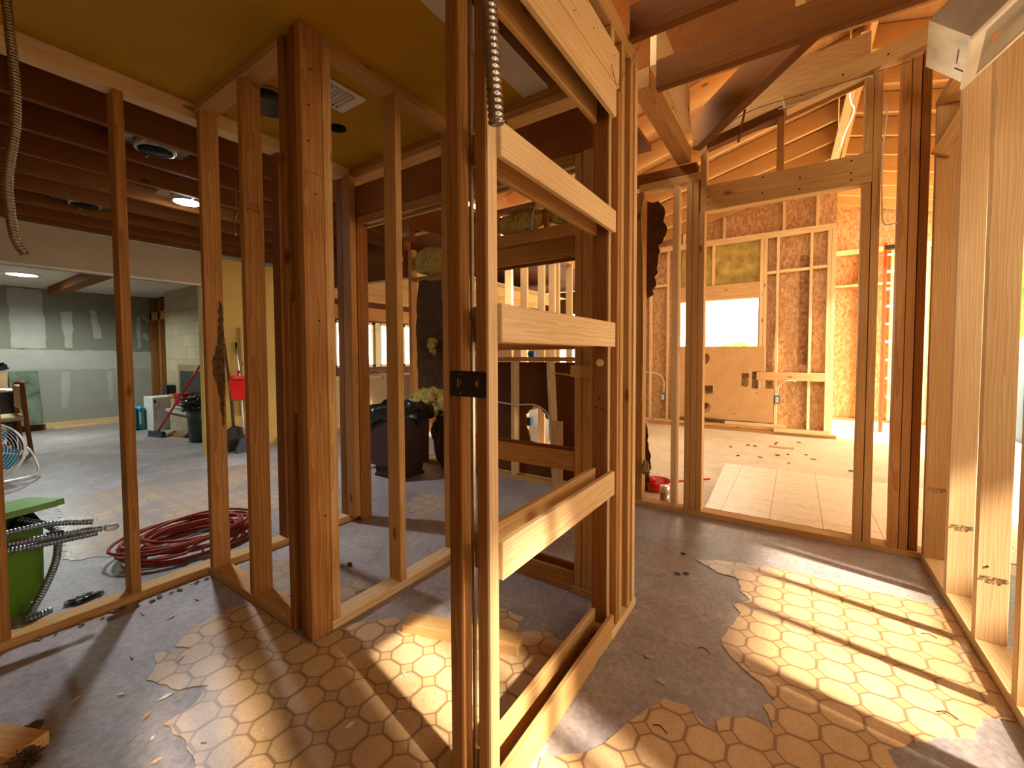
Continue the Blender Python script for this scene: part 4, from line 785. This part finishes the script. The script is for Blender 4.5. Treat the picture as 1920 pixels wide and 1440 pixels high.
# desk and things
dk = thing('work_table', 'table with a black cloth front at the far left edge', 'table', (-8.3, .5, 0)); bd('tabletop', -8.7, -8.1, -.6, .95, .72, .74, WPAINT, dk); bd('cloth_front', -8.11, -8.095, -.6, .93, .3, .719, BLACK, dk)
for y in (-.5, .88): bd('leg', -8.55, -8.51, y, y+.04, 0, .72, BLACK, dk); bd('leg', -8.16, -8.12, y, y+.04, 0, .72, BLACK, dk)
tag(bd('magazine', -8.4, -8.1, .55, .85, .741, .75, SHELF), 'glossy magazine lying on the table at the far left', 'magazine')
t = thing('wicker_crate', 'light wooden crate against the drywall behind the table', 'crate', (-9.4, .8, 0)); bd('body', -9.55, -9.2, .55, .98, .0, .93, CARD, t); bd('handle_slot', -9.199, -9.197, .7, .85, .84, .87, HOLE, t, 0)
o = lump('black_bag', (-9.38, .76, 1.02), .16, .24, .10, BAG, None, .4, 3, 3, 6, flat=True); tag(o, 'black bag resting on the light wooden crate', 'bag')
tag(beam('mottled_panel', (-9.74, 1.22, .10), (-9.93, 1.22, .93), .30, .012, PANEL, None, (1, 0, 0)), 'mottled grey green glass panel leaning on the drywall', 'panel')
tag(bd('floor_trim_board', -9.93, -9.85, 1.0, 1.42, 0, .09, OLD), 'dark base block under the mottled panel', 'board')
for k, y in enumerate((1.0, 1.55)): tag(bd('trim_board', -9.84+.0, -9.75, y+.5, y+1.45 if k else y+1.0, 0, .03+.02*k, PALE), ('pale board on the floor by the mottled panel', 'longer pale board on the floor along the drywall')[k], 'board')
# packages by the hearth
for y in (2.115, 2.218):
    t = thing('wrapped_package', 'left blue film wrapped package on the floor' if y < 2.2 else 'right blue film wrapped package beside the white carton', 'package', (-8.6, y+.05, 0)); bd('wrap', -8.72, -8.50, y-.014, y+.080, .0, .37, BLUEP, t, .025); bd('fold', -8.505, -8.495, y, y+.02, .1, .28, ALU, t, .004)
t = thing('white_carton', 'tall white carton with black markings by the hearth', 'carton', (-8.4, 2.35, 0)); cb_ = bd('carton_body', -8.62, -8.22, 2.31, 2.60-.0, 0, .52, BOXW, t, .004)
sub(bd('logo_mark', -8.219, -8.218, 2.325, 2.35, .43, .48, BLACK, t, 0), cb_)
for k in range(5): sub(bd('print_line', -8.219, -8.218, 2.33, 2.36-.004*(k % 2), .34-.045*k, .348-.045*k, BLACK, t, 0), cb_)
txt('PACK', .035, (-8.2175, 2.375, .38), Euler((math.pi/2, math.pi/2, math.pi/2)), BLACK, t, 'carton_lettering')
for p, s, mt, lb in (((-8.07, 2.60, .345), (.20, .16, .22), CARD, 'open brown box on the left of the hearth ledge'), ((-7.84, 2.58, .345), (.24, .15, .24), REDC, 'red carton standing on the hearth ledge'), ((-7.52, 2.58, .345), (.26, .15, .19), REDC, 'second red carton, further right on the hearth ledge'), ((-7.70, 2.475, .345), (.40, .04, .05), SHELF, 'flat blue and white packet in front of the red cartons'), ((-8.66, 2.66, .0), (.22, .1, .68), BLACK, 'tall black case left of the hearth')):
    t = thing('box', lb, 'box', p); bd('box_body', p[0]-s[0]/2, p[0]+s[0]/2, p[1]-s[1]/2, p[1]+s[1]/2, p[2], p[2]+s[2], mt, t, .004); bd('box_flap', p[0]-s[0]/2, p[0]+s[0]/2, p[1]-s[1]/2-.02, p[1]-s[1]/2-.001, p[2]+s[2]*.8, p[2]+s[2], mt, t, .001)
for k in range(4): tag(beam('floor_tile_scrap', (-7.65+.05*k, 2.30+.02*k, .012+.022*k), (-7.2+.05*k, 2.40, .012+.022*k), .10, .02, CARD, None), 'loose pale board piled on the floor before the hearth', 'board', 'loose boards before the hearth')
t = thing('trash_bag_bin', 'dark green bin lined with a black bag by the hearth', 'bin', (-6.75, 2.36, 0)); lathe('bin_body', [(.15, 0), (.18, .5)], plain('dark_green_bin', (.015, .03, .022), .4), t, (-6.72, 2.42, 0), 20); lump('bag_liner', (-6.72, 2.42, .52), .21, .21, .11, BAG, t, .6, 4, 4, 2)
br = thing('push_broom', 'red handled broom leaning across in front of the white carton', 'broom', (-7.6, 2.2, 0)); tube('handle', [(-7.62, 2.19, .07), (-7.15, 2.3, .56), (-6.68, 2.40, 1.03)], .014, REDP, br, n=2, seg=8); hd_ = beam('head', (-7.76, 2.14, .055), (-7.46, 2.21, .055), .05, .05, BLACK, br); bs_ = beam('bristles', (-7.76, 2.14, .018), (-7.46, 2.21, .018), .07, .034, BRISTLE, br); sub(bs_, hd_)
# tools at the yellow wall
sh = thing('shovel', 'square shovel with a dark handle against the yellow wall', 'shovel', (-5.6, 2.34, 0)); tube('handle', [(-5.66, 2.275, 1.375), (-5.62, 2.315, .8), (-5.64, 2.35, .30)], .016, plain('dark_handle', (.09, .045, .025), .6), sh, n=4)
slab('blade', [(-.10, 0), (.10, 0), (.10, .26), (.03, .30), (-.03, .30), (-.10, .26)], [], .004, (-5.585, 2.36, .012), (0, 1, 0), (-.18, 0, 1), BLKMET, sh)
bo = thing('broom', 'upright broom with a red sleeve beside the shovel', 'broom', (-5.55, 2.43, 0)); tube('handle', [(-5.66, 2.415, 1.28), (-5.60, 2.425, .7), (-5.56, 2.43, .2)], .011, ALU, bo, n=3); tube('grip', [(-5.665, 2.414, 1.32), (-5.655, 2.416, 1.18)], .014, BLACK, bo, n=2); tube('red_sleeve', [(-5.632, 2.42, .98), (-5.618, 2.422, .80)], .016, REDP, bo, n=2)
bm = bmesh.new(); vs = []
for z, wd, dp in ((0, .13, .03), (.17, .065, .018)):
    vs.append([bm.verts.new((dp*a, wd*b_, z)) for a, b_ in ((-1, -1), (1, -1), (1, 1), (-1, 1))])
for k in range(4): bm.faces.new((vs[0][k], vs[0][(k+1) % 4], vs[1][(k+1) % 4], vs[1][k]))
bm.faces.new(vs[0][::-1]); bm.faces.new(vs[1]); fin('bristles', bm, BRISTLE, bo, Matrix.Translation((-5.50, 2.43, 0)))
dp_ = thing('dustpan', 'red upright dustpan hooked on the broom handle at the yellow wall', 'dustpan', (-5.55, 2.42, .7))
bm = bmesh.new(); P = [(-5.60, 2.31, .92), (-5.60, 2.53, .92), (-5.56, 2.55, .80), (-5.50, 2.55, .64), (-5.50, 2.29, .64), (-5.56, 2.29, .80)]; v = [bm.verts.new(p) for p in P]; bm.faces.new(v); g = bmesh.ops.extrude_face_region(bm, geom=bm.faces[:])
for q in g['geom']:
    if isinstance(q, bmesh.types.BMVert): q.co += Vector((-.03, 0, -.012))
fin('pan', bm, REDP, dp_); beam('pan_hood', (-5.585, 2.32, .90), (-5.585, 2.52, .90), .06, .04, REDP, dp_)
tag(tube('wooden_stick', [(-5.67, 2.47, 1.50), (-5.66, 2.49, .8), (-5.62, 2.50, .0)], .018, PALE), 'pale wooden stick leaning on the yellow wall', 'stick')
t = thing('magazine_pile', 'red dustpan brush with a blue and white packet on it near the yellow wall', 'packet', (-5.5, 3.0, 0)); bd('red_base', -5.70, -5.42, 2.92, 3.15, 0.0, .03, REDC, t); bd('packet', -5.68, -5.48, 2.93, 3.10, .031, .075, SHELF, t)
tag(beam('leaning_board', (-5.60, 3.20, .02), (-5.68, 3.21, .55), .07, .02, YWALL, None, (1, 0, 0)), 'yellow board offcut leaning at the end of the yellow wall', 'board')
# trash can
tc_ = thing('trash_can', 'brown square trash can with a black liner', 'trash can', (-3.2, 2.75, 0))
taper('can_body', -3.42, -2.95, 2.56, 3.00, .03, .68, .22, BINBR, tc_, True, bev=.02)
bd('foot', -3.36, -3.01, 2.62, 2.94, 0, .029, BINBR, tc_)
bm = bmesh.new(); rings = []
for k, (s, z) in enumerate(((.80, .40), (.93, .66), (1.05, .685), (1.14, .66), (1.12, .56))):
    rg = []
    for a in range(64):
        th = 2*math.pi*a/64; c_, s_ = math.cos(th), math.sin(th); sq = 1/max(abs(c_), abs(s_))**.75
        zz = z+(.045*noise.noise(Vector((c_*3, s_*3, k*.3))) if k > 0 else 0)-(.10*max(0, math.sin(th*1.5+2.2))**2 if k == 4 else 0)
        rg.append(bm.verts.new((-3.185+.235*s*c_*sq, 2.78+.22*s*s_*sq, zz)))
    rings.append(rg)
for i in range(len(rings)-1):
    for a in range(64): bm.faces.new((rings[i][a], rings[i][(a+1) % 64], rings[i+1][(a+1) % 64], rings[i+1][a]))
bm.faces.new(rings[0][::-1]); fin('bag_liner', bm, BAG, tc_, smooth=True)
fc2 = thing('folded_chairs', 'folded dark metal chair frames leaning beside the trash can', 'folding chair', (-3.6, 2.75, 0))
for k in range(2):
    x = -3.66-.045*k; tube('frame', [(x, 2.60, .01), (x+.03, 2.60, .30), (x+.06, 2.66, .40), (x+.06, 2.86, .40), (x+.03, 2.92, .30), (x, 2.92, .01)], .011, BLACK, fc2, n=6)
bd('seat_panel', -3.655, -3.63, 2.64, 2.88, .05, .33, BINBR, fc2, .01)
# floor scraps of lumber
tag(beam('scrap_board', (-1.36, 1.215, .021), (-.88, 1.365, .021), .088, .038, PINE), 'pale board scrap lying on the linoleum left of the pocket door frame', 'board')
tag(beam('scrap_board', (-1.99, .125, .021), (-1.82, .205, .021), .088, .04, PINE), 'board end at the lower left corner of the floor', 'board')
for x, y, s in ((-1.93, .215, 1.0), (-1.80, .19, 1.5), (-1.955, .235, .6)):
    o = lump('debris_clump', (x, y, .012*s), .022*s, .018*s, .014*s, DIRT, None, 1.1, 6, 4, x*9, flat=True); tag(o, 'dark crumbly debris clump near the lower left corner', 'debris', 'debris clumps near the lower left corner')
for x, y, s in ((-1.98, 1.25, 1), (-1.85, 1.12, .8), (-2.3, 1.5, .7), (-2.02, 1.40, .6), (-1.80, 1.06, .6)):
    o = lump('dirt_crumb', (x, y, .008), .022*s, .018*s, .01, DIRT, None, 1.1, 6, 3, x*9, flat=True); tag(o, 'dark crumb of dirt on the closet floor', 'debris', 'crumbs on the closet floor')
# small white/wood splinters
SP = [(-2.35, .80), (-2.28, .68), (-1.93, .60), (-1.76, .50), (-1.71, .52), (-1.72, .44), (-1.55, .47), (-1.60, .42), (-1.45, .50), (-1.35, .62), (-1.22, .80), (-1.14, .78), (-1.16, 1.02), (-1.28, 1.20), (-1.0, 1.02), (-1.9, .42), (-1.65, .38), (-1.50, .40), (-2.1, .5), (-2.0, .33), (-2.42, .62), (-2.32, .9), (-1.2, .62), (-1.05, .9)]
for k, (x, y) in enumerate(SP):
    a = R.uniform(0, 3.1); ln = R.uniform(.008, .026); wd = R.uniform(.003, .008)
    o = slab('paint_chip', [(-ln, -wd*.3), (0, -wd), (ln, 0), (ln*.2, wd)], [], .0015, (x, y, .0035), (math.cos(a), math.sin(a), 0), (-math.sin(a), math.cos(a), 0), (MUD, PALE, MUD, WPAINT)[k % 4]); tag(o, 'pale chip or splinter on the floor', 'debris', 'pale chips on the floor')
for k in range(5):
    x, y = ((.42, 1.86), (.10, 1.40), (.47, 2.35), (-.28, 1.75), (-.33, 1.30))[k]
    o = tube('twig', [(x-.02, y, .006), (x, y+.006, .010), (x+.025, y-.006, .006)], .0018, DIRT); tag(o, 'small twig on the hallway linoleum', 'twig', 'twigs on the hallway linoleum')
for k, (x, y) in enumerate(((-.52, 2.55), (-.50, 2.30), (-.46, 2.33), (-.45, 1.6), (-.38, 1.5))):
    o = lump('plaster_crumb', (x, y, .004), .014, .010, .004, DIRT if k < 3 else MUD, None, .8, 5, 2, k, flat=True); tag(o, 'crumb on the bare hallway concrete', 'debris', 'crumbs on the hallway concrete')
# debris ridge along the left plate
for k in range(22):
    y = .25+.68*(k/22)**.7+R.uniform(-.02, .02); x = -2.560+R.uniform(0, .06)
    o = lump('plaster_crumb', (x, y, .006), R.uniform(.003, .016), R.uniform(.004, .012), R.uniform(.0015, .004), DUSTY, None, .9, 5, 2, k, flat=True); tag(o, 'crumb of dirt along the foot of the left stud wall', 'debris', 'crumbs along the left wall plate')
tag(tube('extension_cord', [(-4.3, -.15, .012), (-4.1, .0, .012), (-4.15, .22, .012), (-4.4, .30, .012), (-4.8, .1, .012)], .008, REDP), 'red cord end on the floor at the left edge', 'cord')
tag(lump('crumpled_paper', (-3.75, .42, .05), .10, .05, .05, CARD, None, .8, 3, 3, 3), 'crumpled brown paper on the floor behind the green bin', 'paper')
